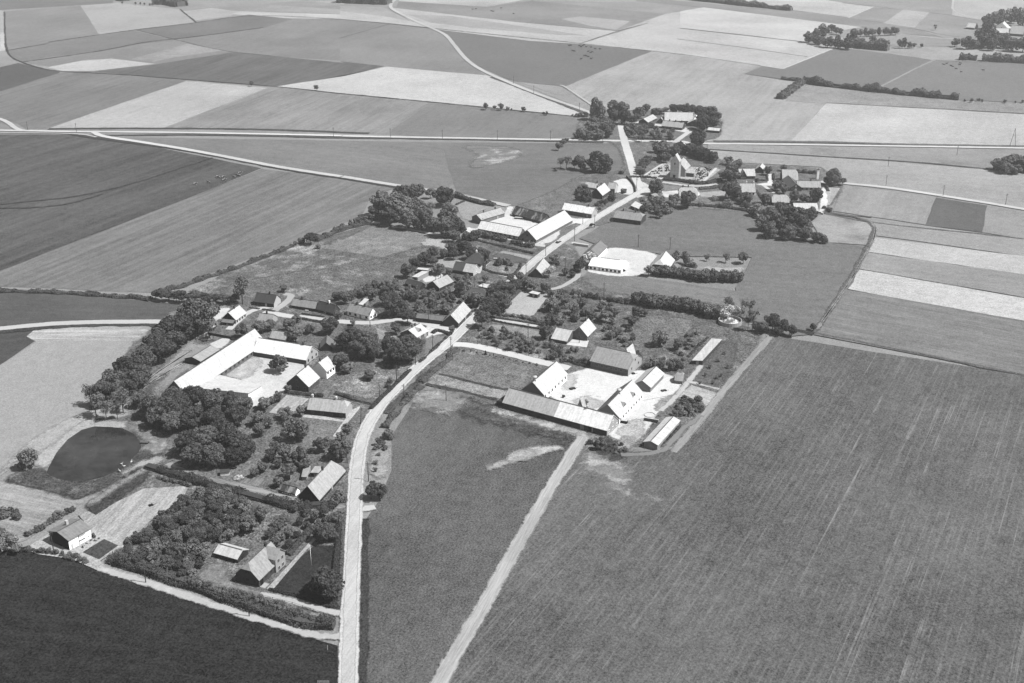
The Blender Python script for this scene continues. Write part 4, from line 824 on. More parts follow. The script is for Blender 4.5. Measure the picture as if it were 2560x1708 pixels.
Hs('barn','dark gabled barn at the right of the far north farm yard','barn',('U',1882,432),('U',1930,345),('U',1810,390),he=2.8,roof=225,wall=55,p0=.8,wcap=14)
Hs('barn','small dark gabled barn linking the far north farm buildings','barn',('U',1420,392),('U',1440,360),('U',1385,345),he=2.6,roof=195,wall=55)
Hs('house','pale roofed house with dark gable at the left of the far north farm','house',('U',1205,412),('U',1330,352),('U',1135,364),he=2.6,roof=205,wall=60,gtone=(None,None))
Hs('shed','white roofed open shed right of the far north farm','shed',('U',2015,518),('U',2172,532),('U',2040,482),he=2.3,roof=240,wall=40,p0=.5)
# far farms
Hs('house','low white house of the far right farm','house',('C',1955,185),('C',2010,190),('C',1985,155),he=2.6,roof=245,wall=90)
Hs('barn','white gabled barn of the far right farm','barn',('C',2250,205),('C',2262,190),('C',2198,155),he=3.,roof=240,wall=235,wk='plain',wcap=30,gwin=1,wtone=60)
Hs('barn','long white barn in front of the far right farm','barn',('C',2150,212),('C',2310,218),('C',2165,190),he=3.2,roof=246,wall=70,p0=.7)
Hs('barn','dark walled barn at the right edge of the far farm','barn',('C',2270,215),('C',2360,222),('C',2262,165),he=3.2,roof=215,wall=60)
Hs('house','pale house half hidden inside the far round copse','house',('C',1000,262),('C',1110,270),('C',1005,245),he=2.6,roof=205,wall=110)
tp = empty('transformer_tower', un(*px('V',1603,380)), 0, 'slim tall white tower with a dark cap beside the back village garden', 'tower')
obj('shaft', MB().box(-.65,.65,-.65,.65,0,6.6).mesh('shaft', surf('plain',250)), tp); obj('cap', MB().add([(-.8,-.8,6.61),(.8,-.8,6.61),(.8,.8,6.61),(-.8,.8,6.61),(0,0,7.5)],[(0,1,4),(1,2,4),(2,3,4),(3,0,4),(0,3,2,1)]).mesh('cap', surf('plain',90)), tp)
# ---------------------------------------------------------------- leaves: prototypes of crowns, shared by every tree
def crown_mesh(name, seed, n, size, lobes, lr, hol=.82, flat=.9, tone=70, cone=False, poplar=False):
    r = random.Random(seed); LB = []
    for i in range(lobes):
        for _ in range(40):
            p = Vector((r.uniform(-1,1), r.uniform(-1,1), r.uniform(-1,1)))
            if p.length < 1: break
        p = p.normalized()*(.30+.42*r.random())+p*.12 if not cone else p; rad = r.uniform(*lr)
        if cone: z = -0.9+1.8*(i+.5)/lobes; p = Vector((0,0,z)); rad = .55*(1-(z+.9)/2.0)+.05
        LB.append((p, rad))
    V_, F2 = [], []
    while len(F2) < n:
        c, rad = LB[r.randrange(len(LB))]
        d = Vector((r.gauss(0,1), r.gauss(0,1), r.gauss(0,1))).normalized(); q = c+d*rad*r.uniform(.86, 1.08)
        if any((q-c2).length < r2*hol for c2, r2 in LB if c2 is not c): continue
        if q.z < -.85*(1 if not cone else 2) : continue
        nn = (d+Vector((r.gauss(0,1), r.gauss(0,1), r.gauss(0,1)))*.55).normalized()
        a = nn.orthogonal().normalized(); a.rotate(Matrix.Rotation(r.uniform(0, 6.3), 3, nn)); b = nn.cross(a); s = size*r.uniform(.6, 1.35); k = len(V_)
        V_ += [q-a*s-b*s*.6, q+a*s*.3-b*s, q+a*s+b*s*.4, q-a*s*.2+b*s]; F2.append((k, k+1, k+2, k+3))
    return mesh(name, [(v[0], v[1], v[2]*flat) for v in V_], F2, surf('leaf', tone))
def trunk_mesh(seed, limbs=6, spread=.75, tone=70):
    r = random.Random(seed); m = MB(); m.cyl((0,0,0), (.02,.01,.55), .055, .04, 7).cyl((.02,.01,.55), (.04,0,.9), .04, .028, 6)
    for i in range(limbs):
        a = 6.28*i/limbs+r.uniform(-.4,.4); z = r.uniform(.45,.8); e = Vector((math.cos(a)*spread*.5, math.sin(a)*spread*.5, z+r.uniform(.25,.5)))
        m.cyl((.02,.01,z), e, .024, .012, 5); m.cyl(e, e+Vector((math.cos(a+.5)*.2, math.sin(a+.5)*.2, .2)), .012, .005, 4); m.cyl(e, e+Vector((math.cos(a-.6)*.22, math.sin(a-.6)*.22, .12)), .011, .005, 4)
    return m.mesh('trunk', surf('brick', tone))
PR = {}
def proto(kind):
    if kind in PR: return PR[kind]
    K = dict(
     big=[crown_mesh('crown', 10+i, 5200, .052, 44, (.13,.36), tone=138) for i in range(4)],
     dark=[crown_mesh('crown', 30+i, 5200, .052, 44, (.13,.36), tone=118) for i in range(3)],
     mid=[crown_mesh('crown', 50+i, 2200, .078, 28, (.15,.38), tone=142) for i in range(4)],
     pale=[crown_mesh('crown', 60+i, 1300, .085, 12, (.28,.42), hol=.6, tone=153) for i in range(3)],
     loose=[crown_mesh('crown', 70+i, 650, .07, 14, (.2,.42), hol=.3, tone=128) for i in range(3)],
     blossom=[crown_mesh('crown', 80+i, 1300, .075, 12, (.25,.4), hol=.5, tone=236) for i in range(2)],
     bush=[crown_mesh('crown', 90+i, 750, .12, 11, (.25,.5), tone=133) for i in range(4)],
     palebush=[crown_mesh('crown', 97+i, 600, .12, 8, (.3,.55), hol=.5, tone=150) for i in range(3)],
     cone=[crown_mesh('crown', 95, 1100, .07, 9, (.3,.4), tone=62, cone=True)],
     far=[crown_mesh('crown', 110+i, 900, .10, 14, (.24,.46), tone=125) for i in range(4)])
    PR.update(K); return PR[kind]
TRK = [trunk_mesh(200+i) for i in range(3)]
GROUPS = {}
def tree(x, y, rpx, kind='big', label='', cat='tree', group=None, name='tree', k=1.0, trunk=1.6):
    if kind == 'mid' and name == 'tree' and rpx < 34: name, cat = 'garden_tree', 'garden tree'
    if kind == 'palebush': name, cat = 'garden_bush', 'garden bush'
    if kind == 'bush' and name == 'tree': name, cat = 'shrub', 'shrub'
    p0 = un(x, y, 2); D = (p0-cam.location).length; r = max(.5, rpx*D/FPX)
    if kind in ('bush', 'palebush', 'cone'): trunk = 0
    zc = trunk*min(1, r/3)+r*k*.82; p = un(x, y, zc); base = Vector((p.x, p.y, 0))
    root = empty(name, base, rnd.uniform(0, 6.28)); ms = proto(kind)
    obj('crown', ms[rnd.randrange(len(ms))], root, (0,0,zc), 0, (r*rnd.uniform(.82,1.2), r*rnd.uniform(.82,1.2), r*k*rnd.uniform(.8,1.15)))
    if kind not in ('bush', 'palebush', 'cone'): obj('trunk', TRK[rnd.randrange(3)], root, (0,0,0), 0, (r*1.1, r*1.1, zc*1.15))
    GROUPS.setdefault(group or label, []).append((x, y, root, label, cat)); root['category'] = cat
    return root
ORD = 'first second third fourth fifth sixth seventh eighth ninth tenth eleventh twelfth'.split()
def finish_labels():
    for g, L in GROUPS.items():
        L.sort(key=lambda t: t[0])
        for i, (x, y, r, lab, cat) in enumerate(L):
            if len(L) == 1: r['label'] = lab; continue
            r['group'] = g if len(g) < 70 else g[:70]
            if len(L) <= 12: r['label'] = '%s, %s' % (lab, 'leftmost' if i == 0 else 'rightmost' if i == len(L)-1 else ORD[i]+' from the left')
            else: r['label'] = lab
def trees(s, kind, label, group, **kw):                    # 'H 1750,740,150 ...' crown centre and crown radius in plan-square units
    k = None
    for t in s.split():
        if ',' in t:
            a = [float(q) for q in t.split(',')]; x0, y0, sc_ = CR[k]; tree(x0+a[0]*sc_, y0+a[1]*sc_, a[2]*sc_, kind, label, group=group, **kw)
        else: k = t
def inside(p, poly):
    c = False; j = len(poly)-1
    for i in range(len(poly)):
        if (poly[i][1] > p[1]) != (poly[j][1] > p[1]) and p[0] < (poly[j][0]-poly[i][0])*(p[1]-poly[i][1])/(poly[j][1]-poly[i][1])+poly[i][0]: c = not c
        j = i
    return c
def scatter(s, n, rmin, rmax, kinds, label, group, mind=.75, name='shrub', cat='shrub', **kw):
    poly = parse(s); xs = [p[0] for p in poly]; ys = [p[1] for p in poly]; got = []; t = 0
    while len(got) < n and t < n*60:
        t += 1; x, y = rnd.uniform(min(xs), max(xs)), rnd.uniform(min(ys), max(ys))
        if not inside((x, y), poly): continue
        w = un(x, y); r = rnd.uniform(rmin, rmax)
        if any((w-q).length < (r+r2)*mind for q, r2 in got): continue
        got.append((w, r)); tree(x, y-2, r*FPX/(w-cam.location).length, rnd.choice(kinds), label, cat, group, name, **kw)
def row(s, n, r, kind, label, group, name='hedge_shrub', cat='hedge shrub', jit=.15, **kw):
    pts = [un(*p) for p in parse(s)]; ln_ = [(b-a).length for a, b in zip(pts, pts[1:])]; T = sum(ln_)
    for i in range(n):
        d = T*(i+.5)/n; j = 0
        while d > ln_[j] and j < len(ln_)-1: d -= ln_[j]; j += 1
        p = pts[j].lerp(pts[j+1], d/ln_[j])+Vector((rnd.uniform(-1,1), rnd.uniform(-1,1), 0))*jit*r; rr = r*rnd.uniform(.8, 1.2)
        q = pj(Vector((p.x, p.y, rr*.8))); tree(q[0], q[1], rr*FPX/(p-cam.location).length, kind, label, cat, group, name, **kw)
def hedge(label, s, w, h, tone=78, name='hedge', cat='hedge', ragged=.25, dens=1.0, parent=None):
    pts = [un(*p) for p in parse(s)]; T = sum((b-a).length for a, b in zip(pts, pts[1:])); D = (pts[0]-cam.location).length
    size = max(.2, D/2300.*1.05); n = int(min(9000, T*(w+2*h)/(size*size*1.7)*1.9*dens)); V_, F2 = [], []; r = random.Random(len(label)+n)
    ph = [r.uniform(0, 6.28) for _ in range(6)]
    segs = []; 
    for a, b in zip(pts, pts[1:]): segs.append((a, b, (b-a).length))
    for i in range(n):
        d = r.uniform(0, T)
        for a, b, l in segs:
            if d <= l: break
            d -= l
        p = a.lerp(b, min(1, d/l)); t = (b-a).normalized(); nn = Vector((-t.y, t.x, 0)); q = p.x*.8+p.y*.6
        hh = h*(1+ragged*(math.sin(q*.9+ph[0])*.5+math.sin(q*.37+ph[1])*.6+math.sin(q*2.1+ph[2])*.3)); ww = w*(1+ragged*.6*math.sin(q*.6+ph[3]))
        a_ = r.uniform(0, math.pi); off = math.cos(a_)*ww/2; z = hh*min(1, math.sin(a_)*1.15)*r.uniform(.9, 1.05)
        if r.random() < .45: off = math.copysign(ww/2*r.uniform(.85,1.05), off); z = r.uniform(0, hh*.85)
        c = p+nn*off+Vector((0,0,z)); nd = (nn*off/ww*2+Vector((0,0,z/hh))+Vector((r.gauss(0,1), r.gauss(0,1), r.gauss(0,1)))*.5).normalized()
        e = nd.orthogonal().normalized(); f_ = nd.cross(e); s_ = size*r.uniform(.6,1.3); k = len(V_)
        V_ += [c-e*s_-f_*s_*.5, c+e*s_*.4-f_*s_, c+e*s_+f_*s_*.5, c-e*s_*.3+f_*s_]; F2.append((k,k+1,k+2,k+3))
    me = mesh(name, V_, F2, surf('leaf', tone+28))
    bx = MB()                                               # the dense twiggy inside
    for a, b in zip(pts, pts[1:]):
        t = (b-a).normalized(); nn = Vector((-t.y, t.x, 0))*w*.32; bx.add([a-nn,b-nn,b+nn,a+nn]+[q_+Vector((0,0,h*.7)) for q_ in (a-nn,b-nn,b+nn,a+nn)], [(4,5,6,7),(0,1,5,4),(1,2,6,5),(2,3,7,6),(3,0,4,7)])
    nv = len(V_); me2 = mesh(name, V_+bx.v, F2+[tuple(i+nv for i in f_) for f_ in bx.f], surf('leaf', tone+28)); bpy.data.meshes.remove(me)
    o = obj(name, me2); return tag(o, label, cat)
# ---------------------------------------------------------------- trees
T_ = trees
T_('D 1120,1100,300','dark','big round dark tree at the top of the left farm tree belt',None)
T_('D 800,1320,250 Q 2060,330,180 1900,450,190 1740,580,190 1560,700,190 1400,850,175 1290,980,170 1560,860,150 2180,200,160 2280,100,120 1700,760,150','dark','dense leafy tree in the long belt behind the left farm','trees in the belt behind the left farm')
T_('Q 1150,1090,120 1480,1040,120 1090,960,90 1280,1150,90 1420,1160,80','loose','thin leaved tree by the pond, below the left farm belt','thin trees above the pond',trunk=4)
T_('S 80,130,150 300,140,150 540,200,150 780,200,140 900,250,130 60,330,170 300,400,160 560,420,150 820,380,150 Q 1700,1040,110 1850,1130,160 2020,1180,170 2200,1120,160 2100,1330,150 1900,1280,130','dark','tall leafy tree in the wood between the left farm and the pond','trees in the wood between the left farm and the pond')
T_('S 250,700,170 480,640,180 720,640,180 900,720,150 300,860,150 560,860,160 800,880,130 960,800,120','dark','dark crowned tree in the lower wood above the narrow lane','trees of the lower wood above the lane')
T_('H 1750,740,155','pale','round pale tree standing alone in the left farm yard',None,trunk=1.2)
T_('S 1570,540,150','mid','round dark tree on the lawn below the long brick house',None)
T_('S 1180,250,85 1100,400,95 1230,450,80 1430,340,80 1620,330,65 1880,720,105 2100,790,125 2190,540,80 2130,640,70 1430,830,110 1600,880,120 1300,760,70 1480,1050,110 1350,1190,70 1150,1010,70 1120,560,80 1250,880,60 1680,980,80 1350,960,70 1050,1080,60','mid','garden tree between the long brick house and the thatched cottage','garden trees left of the main road')
T_('S 1280,830,90 1450,400,70','loose','thin garden tree below the left farm','thin garden trees',trunk=2)
T_('I 700,830,190 930,900,200 560,880,140 780,1010,160 1020,1010,150 1250,950,170 1380,1080,180 1560,1020,180 1540,900,150 1640,950,120 1280,1120,130','dark','big leafy tree above the main road bend','big trees along the main road bend')
T_('I 380,650,140 1320,370,170 1520,520,120 1200,260,110 1480,440,90 1300,230,80','dark','leafy tree beside the white walled lane house','trees by the white walled lane house')
T_('I 540,1180,130 640,1280,90 500,510,70 940,130,90 860,180,70 1000,200,90 1350,700,90 960,1390,80 720,610,60 2170,720,60 600,250,90 480,230,70 700,220,70 H 1980,300,120 2200,240,70 1480,200,110 1200,260,110 1900,170,90 1620,180,90 2000,90,70 1880,1120,60 1740,1230,80 1530,1330,90 1650,1290,60','mid','bushy garden tree among the lane houses','garden trees among the lane houses')
T_('J 1320,1130,120','dark','dark street tree with a clear shadow at the road bend barn',None,trunk=2.5)
T_('J 1480,1030,110 1400,920,130 1590,850,140 1690,720,140 1540,730,120 1800,640,110 1500,880,120 1640,950,100 1380,1010,90 1600,650,80 1740,560,70','dark','leafy tree in the belt between the road and the hidden house','belt of trees on the main road')
T_('J 1880,530,70 1250,870,110 1060,680,120 1100,590,90 980,700,80 1980,620,90 2080,660,90 2250,690,80 840,450,60 690,410,90 960,560,60 1190,830,80 1370,560,70','mid','leafy tree around the half pale house and the small roadside cottage','trees round the half pale house')
T_('J 880,120,100 1030,90,110 1160,170,110 1350,210,100 600,170,90 480,260,110 330,330,100 220,440,110 600,300,80 760,190,70 900,200,80 1290,150,60','dark','dark leafy tree at the meadow edge behind the dark pyramid roof','trees at the meadow edge')
scatter('J 250,800 700,700 1000,780 1150,830 1100,950 900,1060 720,1110 380,1040 100,900',36,1.4,2.6,['mid','bush','mid','bush'],'leafy fruit bush in the dense gardens behind the dark roofed long barn','bushes in the gardens behind the road bend barn',.62,name='fruit_bush',cat='fruit bush')
scatter('I 1000,60 1500,60 1750,180 1500,240 1150,200 1050,200',16,1.3,2.4,['mid','bush'],'leafy bush in the garden below the meadow wall','bushes below the meadow wall',.7)
T_('F 320,520,200 640,400,170 830,330,150 560,560,210 820,560,150 430,690,150 700,720,170 250,620,120 900,760,140 1050,800,120','big','tall crowned tree in the big clump left of the middle farm','big clump left of the middle farm')
T_('F 1230,400,150','dark','dark round tree right of the big clump, by the lane to the middle farm',None)
T_('F 1300,690,200 1250,850,160 1400,860,140 1370,990,90','big','tall tree at the near right of the big clump','right side of the big clump')
T_('F 1000,560,90 1000,650,90 1030,350,80','pale','pale bushy tree inside the big clump','pale trees inside the clump')
T_('F 50,760,80 150,720,80 -30,790,70 -140,820,60 1560,1000,80 1660,1000,90 1720,960,70','bush','bush beside the big clump','bushes beside the big clump',name='shrub')
T_('E 680,190,95','dark','dark tree on the meadow hedge, tallest there',None); T_('E 550,240,55 460,280,42 800,330,45','bush','low bush next to the dark tree on the meadow hedge','bushes by the meadow hedge tree',name='shrub')
T_('E 285,930,62','mid','lone small tree behind the dark roofed brick house',None); T_('E 920,150,40','loose','small thin tree on the meadow hedge',None)
T_('D 1780,700,170','loose','large thin leaved tree at the left of the dark roofed brick house',None,trunk=4)
row('D 480,840 900,880 1250,880 1600,920 1750,880',13,2.6,'dark','dark bush in the row under the striped western field','row under the western field')
row('E 1050,1130 1300,1080 1500,940 1650,940 1900,960 1950,880',12,1.9,'bush','bush along the wall between meadow and gardens','bushes along the meadow wall')
T_('G 1385,1200,75 1420,1280,60 1550,1400,60 1650,1440,50','mid','dark round tree opposite the middle farm on the roadside','roadside trees opposite the middle farm')
T_('G 1770,1290,105 1700,1330,50','dark','dense tree left of the bright white farmhouse','trees left of the bright white farmhouse'); T_('K 670,365,100','blossom','white blossoming tree against the bright white farmhouse',None)
T_('G 1310,1390,90','blossom','pale blossoming tree beside the steep roadside cottage',None)
row('G 300,880 480,930 660,980',7,2.1,'bush','bush in the hedge row below the windowed wing','hedge row below the windowed wing'); row('G 780,1000 930,1040 1080,1060',6,1.9,'bush','bush between middle farm and vegetable field','bushes between farm and vegetable field')
T_('G 680,1250,70 740,1290,50 560,1270,70 690,1370,40','bush','bush in the oval hedged garden','bushes in the oval garden',name='shrub')
# long row under the white farm and further right
row('K 1650,630 2000,660 2350,720 Y 720,700',26,3.3,'mid','tall shrub in the thick row right of the white yard','thick shrub row right of the white yard',trunk=.2)
T_('K 1540,545,90','pale','pale round bush at the left end of the thick shrub row',None,k=1)
T_('K 1900,360,80 2070,340,60 2120,440,70 1950,300,50 2200,480,50','palebush','pale shrub in the garden behind the half-hipped barn','pale shrubs behind the half-hipped barn',name='shrub')
T_('Y 560,400,60 330,400,45 50,410,60 90,450,50','loose','small thin tree in the walled garden right of the white farm','thin trees in the walled garden',trunk=1.5); T_('Y 780,395,70','mid','small dark round tree at the corner of the walled garden',None)
T_('K 100,1040,110 300,980,100 450,1110,90 560,1030,80 900,1220,100 1050,1170,70 200,1130,80 700,1230,80 620,1160,70 820,1100,60 250,880,70 100,890,60 1000,1290,50 480,1250,60','mid','orchard tree behind the white roofed orchard house','orchard behind the white roofed house')
scatter('K 0,950 350,900 1000,1080 1100,1130 900,1300 700,1330 560,1260 150,1330 0,1250',24,1.0,1.9,['bush','palebush','palebush'],'low bush between the orchard trees','low bushes between the orchard trees',.7)
row('K 400,920 700,980 1250,1070',14,1.7,'bush','bush in the dark hedge row under the lower pasture','hedge row under the lower pasture')
row('K 1330,1010 1500,1080 1800,1110 2100,1150 2350,1200 Y 300,1120 480,1150',24,3.3,'mid','leafy tree in the long tree row under the lower pasture','long tree row under the lower pasture',name='tree',cat='tree',trunk=.4)
T_('K 1370,970,80 1370,1170,100 1480,1180,60','mid','bushy tree at the left end of the long tree row','left end of the long tree row'); T_('K 1300,1290,90','mid','lone round bush tree in the rough meadow',None)
T_('Y 580,1070,90 740,1060,75','blossom','white blossoming tree by the round concrete tank','blossoming trees by the round tank'); T_('Y 600,960,80 790,980,55 860,990,75 900,1120,90 840,1180,60','loose','tall thin tree behind the round concrete tank','thin trees behind the round tank',trunk=5)
T_('Y 1140,1190,105 1270,1250,90 1020,1250,75 1370,1290,75 930,1250,60 1200,1300,60','dark','dark bushy tree in the thicket at the field corner','thicket at the field corner'); T_('Y 1630,1255,45','dark','single dark bush right of the thicket',None)
# right farm gardens
T_('M 1310,370,120','mid','round tree with clear shadow in the rough orchard meadow',None); T_('M 1560,470,85 640,280,80 560,330,70 1200,720,80 1130,760,70 1450,760,90 1560,770,80 1300,780,60','mid','orchard tree in the rough meadow behind the brick farmhouse','orchard trees behind the brick farmhouse')
scatter('M 600,150 900,300 1000,480 1100,680 1400,700 1700,350 1850,250 1950,300 1750,560 1650,760 1500,880 1250,850 1000,780 700,480 500,420 270,380',36,.9,1.8,['bush','palebush','bush'],'low shrub in the rough orchard behind the brick farmhouse','shrubs in the rough orchard',.75)
scatter('M 1600,1290 1800,1270 1950,1380 1850,1528 1500,1528',20,1.1,1.8,['bush','palebush'],'shrub in the thicket beside the machine shed','shrubs beside the machine shed',.62); T_('M 1850,1270,60','mid','small round tree in the thicket beside the machine shed',None)
T_('M 2240,600,35 2150,715,35 2030,800,40 2280,800,40 1960,920,35 2190,930,35 2070,1030,40 1870,1040,35 2120,960,35','loose','young fruit tree on the grass right of the long narrow shed','young fruit trees right of the narrow shed',trunk=1)
scatter('L 280,270 620,240 900,340 1180,430 1400,480 1750,560 1640,700 1500,740 1200,640 900,560 500,460 300,400',46,1.0,1.9,['pale','palebush','mid','bush'],'small orchard tree between the road and the right farm','orchard between road and right farm',.75,name='fruit_tree',cat='fruit tree')
T_('L 1250,280,110','dark','dark leafy tree beside the low pale annex',None)
row('L 560,60 850,90 1180,160 1420,210',14,1.3,'palebush','round garden bush along the path above the orchard','bushes above the orchard path'); T_('L 1340,110,110 1700,80,60 1500,130,60','mid','bushy tree left of the white roofed orchard house','bushy trees left of the orchard house')
row('L 1600,740 1900,800',6,1.4,'bush','bush beside the dark end of the brick farmhouse','bushes beside the brick farmhouse')
T_('L 375,605,32 495,632,20','cone','clipped dark cone tree in the drive border','clipped cones in the drive border',name='topiary',k=1.5); T_('L 50,568,28','bush','clipped ball bush at the start of the drive border',None,name='topiary')
row('L 120,580 330,640 700,700 850,740 950,760 1100,790 1180,800',11,.55,'bush','tiny plant in the white edged drive border','plants in the drive border',name='flowering_plant',cat='plant')
T_('N 1650,1330,95 1580,1360,50','mid','dark bush at the front corner of the long half-white barn','bushes at the barn corner',name='shrub'); scatter('N 1700,1400 1950,1340 2080,1430 2000,1500 1750,1500',12,.6,1.1,['bush'],'weedy bush on the rubble in front of the right farm','weeds on the rubble',.7); T_('N 1430,740,55 1110,650,30','mid','small bush inside the right farm yard','bushes inside the right farm yard',name='shrub')
T_('b 610,855,75 510,955,60 470,1010,40 570,1010,45','bush','dark bush at the top of the roadside garden','bushes of the roadside garden',name='shrub'); T_('b 400,1500,90 500,1500,90 420,1420,40','dark','round dark tree bush at the lower end of the roadside garden','trees at the lower end of the roadside garden'); T_('b 455,1180,40 450,1265,38 490,1090,30','loose','spindly young tree in the roadside garden','young trees of the roadside garden',trunk=.6)
T_('b 380,180,70 620,240,40 590,300,35','bush','bush in the weedy plot beside the main road','bushes in the weedy plot',name='shrub')
# south west
T_('R 320,530,135','mid','round dark tree alone at the left end of the pond',None,trunk=.4)
T_('R 60,1190,70 170,1170,60 210,1230,50 -10,1200,60','bush','bush in the thicket at the left edge','small thicket at the left edge',name='shrub'); T_('Z 60,480,110 20,420,70 180,560,60 -60,560,90','mid','bushy tree at the left edge above the dark field','bushes at the left edge above the dark field')
row('Z 270,600 600,640 780,690 960,750',10,1.15,'bush','clipped round bush in the row in front of the corner house','round bush row in front of the corner house'); row('R 1920,770 2340,875 S 270,1265',11,.95,'bush','round bush in the row at the top of the ploughed garden','round bush row by the ploughed garden')
T_('Z 1020,440,32 900,560,18 950,520,16 990,490,16 1040,490,15 1080,465,15','bush','flower bush under the bright wall of the corner house','flower bushes under the bright wall',name='shrub')
scatter('R 2250,1000 2420,1040 S 330,1290 620,1280 1000,1480 T 900,200 700,330 560,430 380,500 250,600 100,850 0,900 Z 1990,850 1260,680 1300,560 1560,380 1900,120',105,1.5,2.7,['dark','mid','dark','bush'],'fruit tree in the dense dark orchard left of the nearest brick house','dense dark orchard',.62,name='fruit_tree',cat='fruit tree')
scatter('T 1100,80 1400,100 1680,200 1640,480 1440,440 1380,300 1100,560 900,480 900,400 1100,230 1250,200',26,1.2,2.2,['dark','mid','bush'],'bushy tree around the potato patch above the lawn','bushes around the potato patch',.7,name='fruit_bush',cat='fruit bush')
hedge('long thick shrub belt along the southern track','Z 1230,690 1500,800 2000,950 2265,1050 T 400,1100 700,1200 1000,1320 1300,1400 1640,1430',4.2,2.6,78,ragged=.4,dens=1.3); row('T 0,930 200,1000 500,1090 800,1170 1100,1260 1400,1370 1640,1400',20,1.5,'mid','leafy shrub rising from the southern shrub belt','shrubs rising from the southern belt')
hedge('rough hedge belt below the narrow lane','R 1800,640 2000,700 2349,800 S 250,1210 500,1260 800,1340 1200,1450 1600,1530 T 1500,120 1650,140',3.6,2.3,80,ragged=.5,dens=1.2)
T_('T 1550,940,170','dark','large dark tree on the lawn corner beside the main road, nearest to the viewer',None); T_('T 1530,380,110 1620,420,70','dark','dark tree at the top corner of the lawn','dark trees at the top of the lawn')
T_('S 2090,1390,90 2040,1440,80','bush','rounded bush in front of the large thatched cottage','bushes before the thatched cottage',name='shrub')
row('R 900,1160 820,1200 700,1260 500,1400 300,1480',12,1.2,'bush','bush on the bank behind the corner house','bushes on the bank behind the corner house')
# north
T_('U 510,235,115','big','tall pale tree at the end of the north-west road',None,k=1.35); T_('U 790,230,130 880,330,110 740,320,90 980,370,75','dark','dark tall tree beside the far north road','dark trees beside the far north road'); T_('U 1090,270,80 1180,220,65 1050,330,60 1290,265,60 1370,250,50 1440,240,50','mid','tree between the dark trees and the long far barn','trees left of the long far barn')
T_('U 300,550,85 440,480,100 590,480,100 380,580,80 520,580,80 660,560,75 620,400,80 460,390,80 680,460,70 230,590,55','mid','tree in the dense copse left of the crossroads','dense copse left of the crossroads',trunk=.6)
T_('U 1560,220,75 1640,215,60 1720,230,75 1810,225,75 1890,250,80 1970,260,80 2060,270,85 2130,320,85 2100,400,75 2010,390,75 1930,340,70 1950,440,90 1880,430,70','dark','leafy tree in the screen behind the far north farm','tree screen behind the far north farm')
T_('U 1880,640,120','dark','big round tree right of the dark gabled house north of the church',None); T_('U 2190,430,50','blossom','small blossoming bush right of the far north farm',None)
T_('U 1390,800,125 1330,740,80 1450,880,80','mid','tree in the clump left of the church tower','clump left of the church tower')
row('U 1520,870 1640,830 1800,850 1900,900 2000,920 2100,960',11,4.2,'dark','round tree in the row behind the churchyard','tree row behind the churchyard',name='tree',cat='tree',trunk=.8)
row('U 1240,940 1170,1000 1100,1080 1090,1150',7,3.2,'mid','tree in the row between pasture and churchyard','tree row between pasture and churchyard',name='tree',cat='tree')
T_('U 550,950,145','big','largest tree of the pasture group below the crossroads',None); T_('U 280,960,100 200,970,60 400,970,60','mid','rounded tree in the pasture group below the crossroads','pasture group below the crossroads'); T_('U 90,930,85 10,940,60','loose','thin tree in the pasture group below the crossroads','thin trees in the pasture group',trunk=3)
T_('U 830,1100,35 -60,1060,30','bush','small bush in the pasture below the crossroads','small bushes in that pasture',name='shrub'); T_('U 40,680,55 -20,730,55 90,650,30','mid','bush tree on the roadside of the east west road','roadside bush trees')
T_('U 280,310,40 350,310,40 220,320,30 170,315,15','bush','bush at the end of the north-west road hedge','bushes at the end of the north-west hedge',name='shrub')
scatter('U 950,470 1250,465 1350,480 1650,560 1550,650 1200,640 950,630',26,1.8,3.,['mid','bush','palebush','mid'],'garden tree in the hedged garden by the crossroads','hedged garden by the crossroads',.7)
T_('U 1310,1290,110','dark','dark spreading tree on the gravel triangle below the church',None); T_('U 1750,1460,120','dark','dark round tree hiding the white hipped house',None); T_('U 870,1350,50 700,1440,70 330,1330,70 250,1370,60 370,1430,90 280,1440,60','bush','garden bush around the dark gabled house below the church','bushes around the dark gabled house',name='shrub')
T_('V 420,200,90 390,100,60 430,300,110 350,320,80 520,160,60','mid','tree between the churchyard and the back village','trees between churchyard and back village'); T_('V 430,500,145 500,560,80','dark','large dark crown between the churchyard lane and the pale white house','dark crowns by the churchyard lane')
T_('V 640,620,80 930,240,65 900,620,80 1060,440,80 1150,500,60 1335,265,40 1150,210,45 780,380,30','mid','garden tree among the back village houses','garden trees of the back village')
T_('V 1830,340,115','big','spreading tree at the right end of the back village',None); T_('V 1955,390,55 1730,380,50','dark','smaller tree beside the spreading tree','smaller trees beside the spreading tree')
T_('V 1580,600,110 1290,600,85 1400,620,60 1480,650,60','mid','rounded bush tree in the garden above the copse','bush trees above the copse'); row('V 1370,290 1480,300 1590,310',6,1.6,'bush','bush in the back village vegetable garden','bushes in the back village garden')
T_('V 950,850,110 1100,790,115 1300,850,130 1500,860,110 870,960,130 1080,960,150 1300,990,150 1450,1010,120 960,1060,120 1200,1090,120 1430,1110,110 1600,1160,80 1700,1190,65 1250,760,50 1540,800,60','big','tree in the large dark copse under the back village','large dark copse under the back village',trunk=.8)
T_('V 770,770,95 640,720,50 850,820,60','pale','pale bushy tree left of the dark copse','pale trees left of the copse'); T_('V 1770,790,40 1700,760,30 1740,780,30','bush','bush at the corner of the striped eastern plot','bushes at the eastern plot corner',name='shrub')
scatter('X 1180,580 1400,600 1880,580 2010,640 1900,830 1650,940 1480,860 1350,700',22,1.8,3.2,['mid','bush','mid'],'leafy bush in the garden right of the white garage','garden right of the white garage',.66); T_('X 1330,810,80','dark','dark egg shaped tree at the end of the long brick roadside house',None)
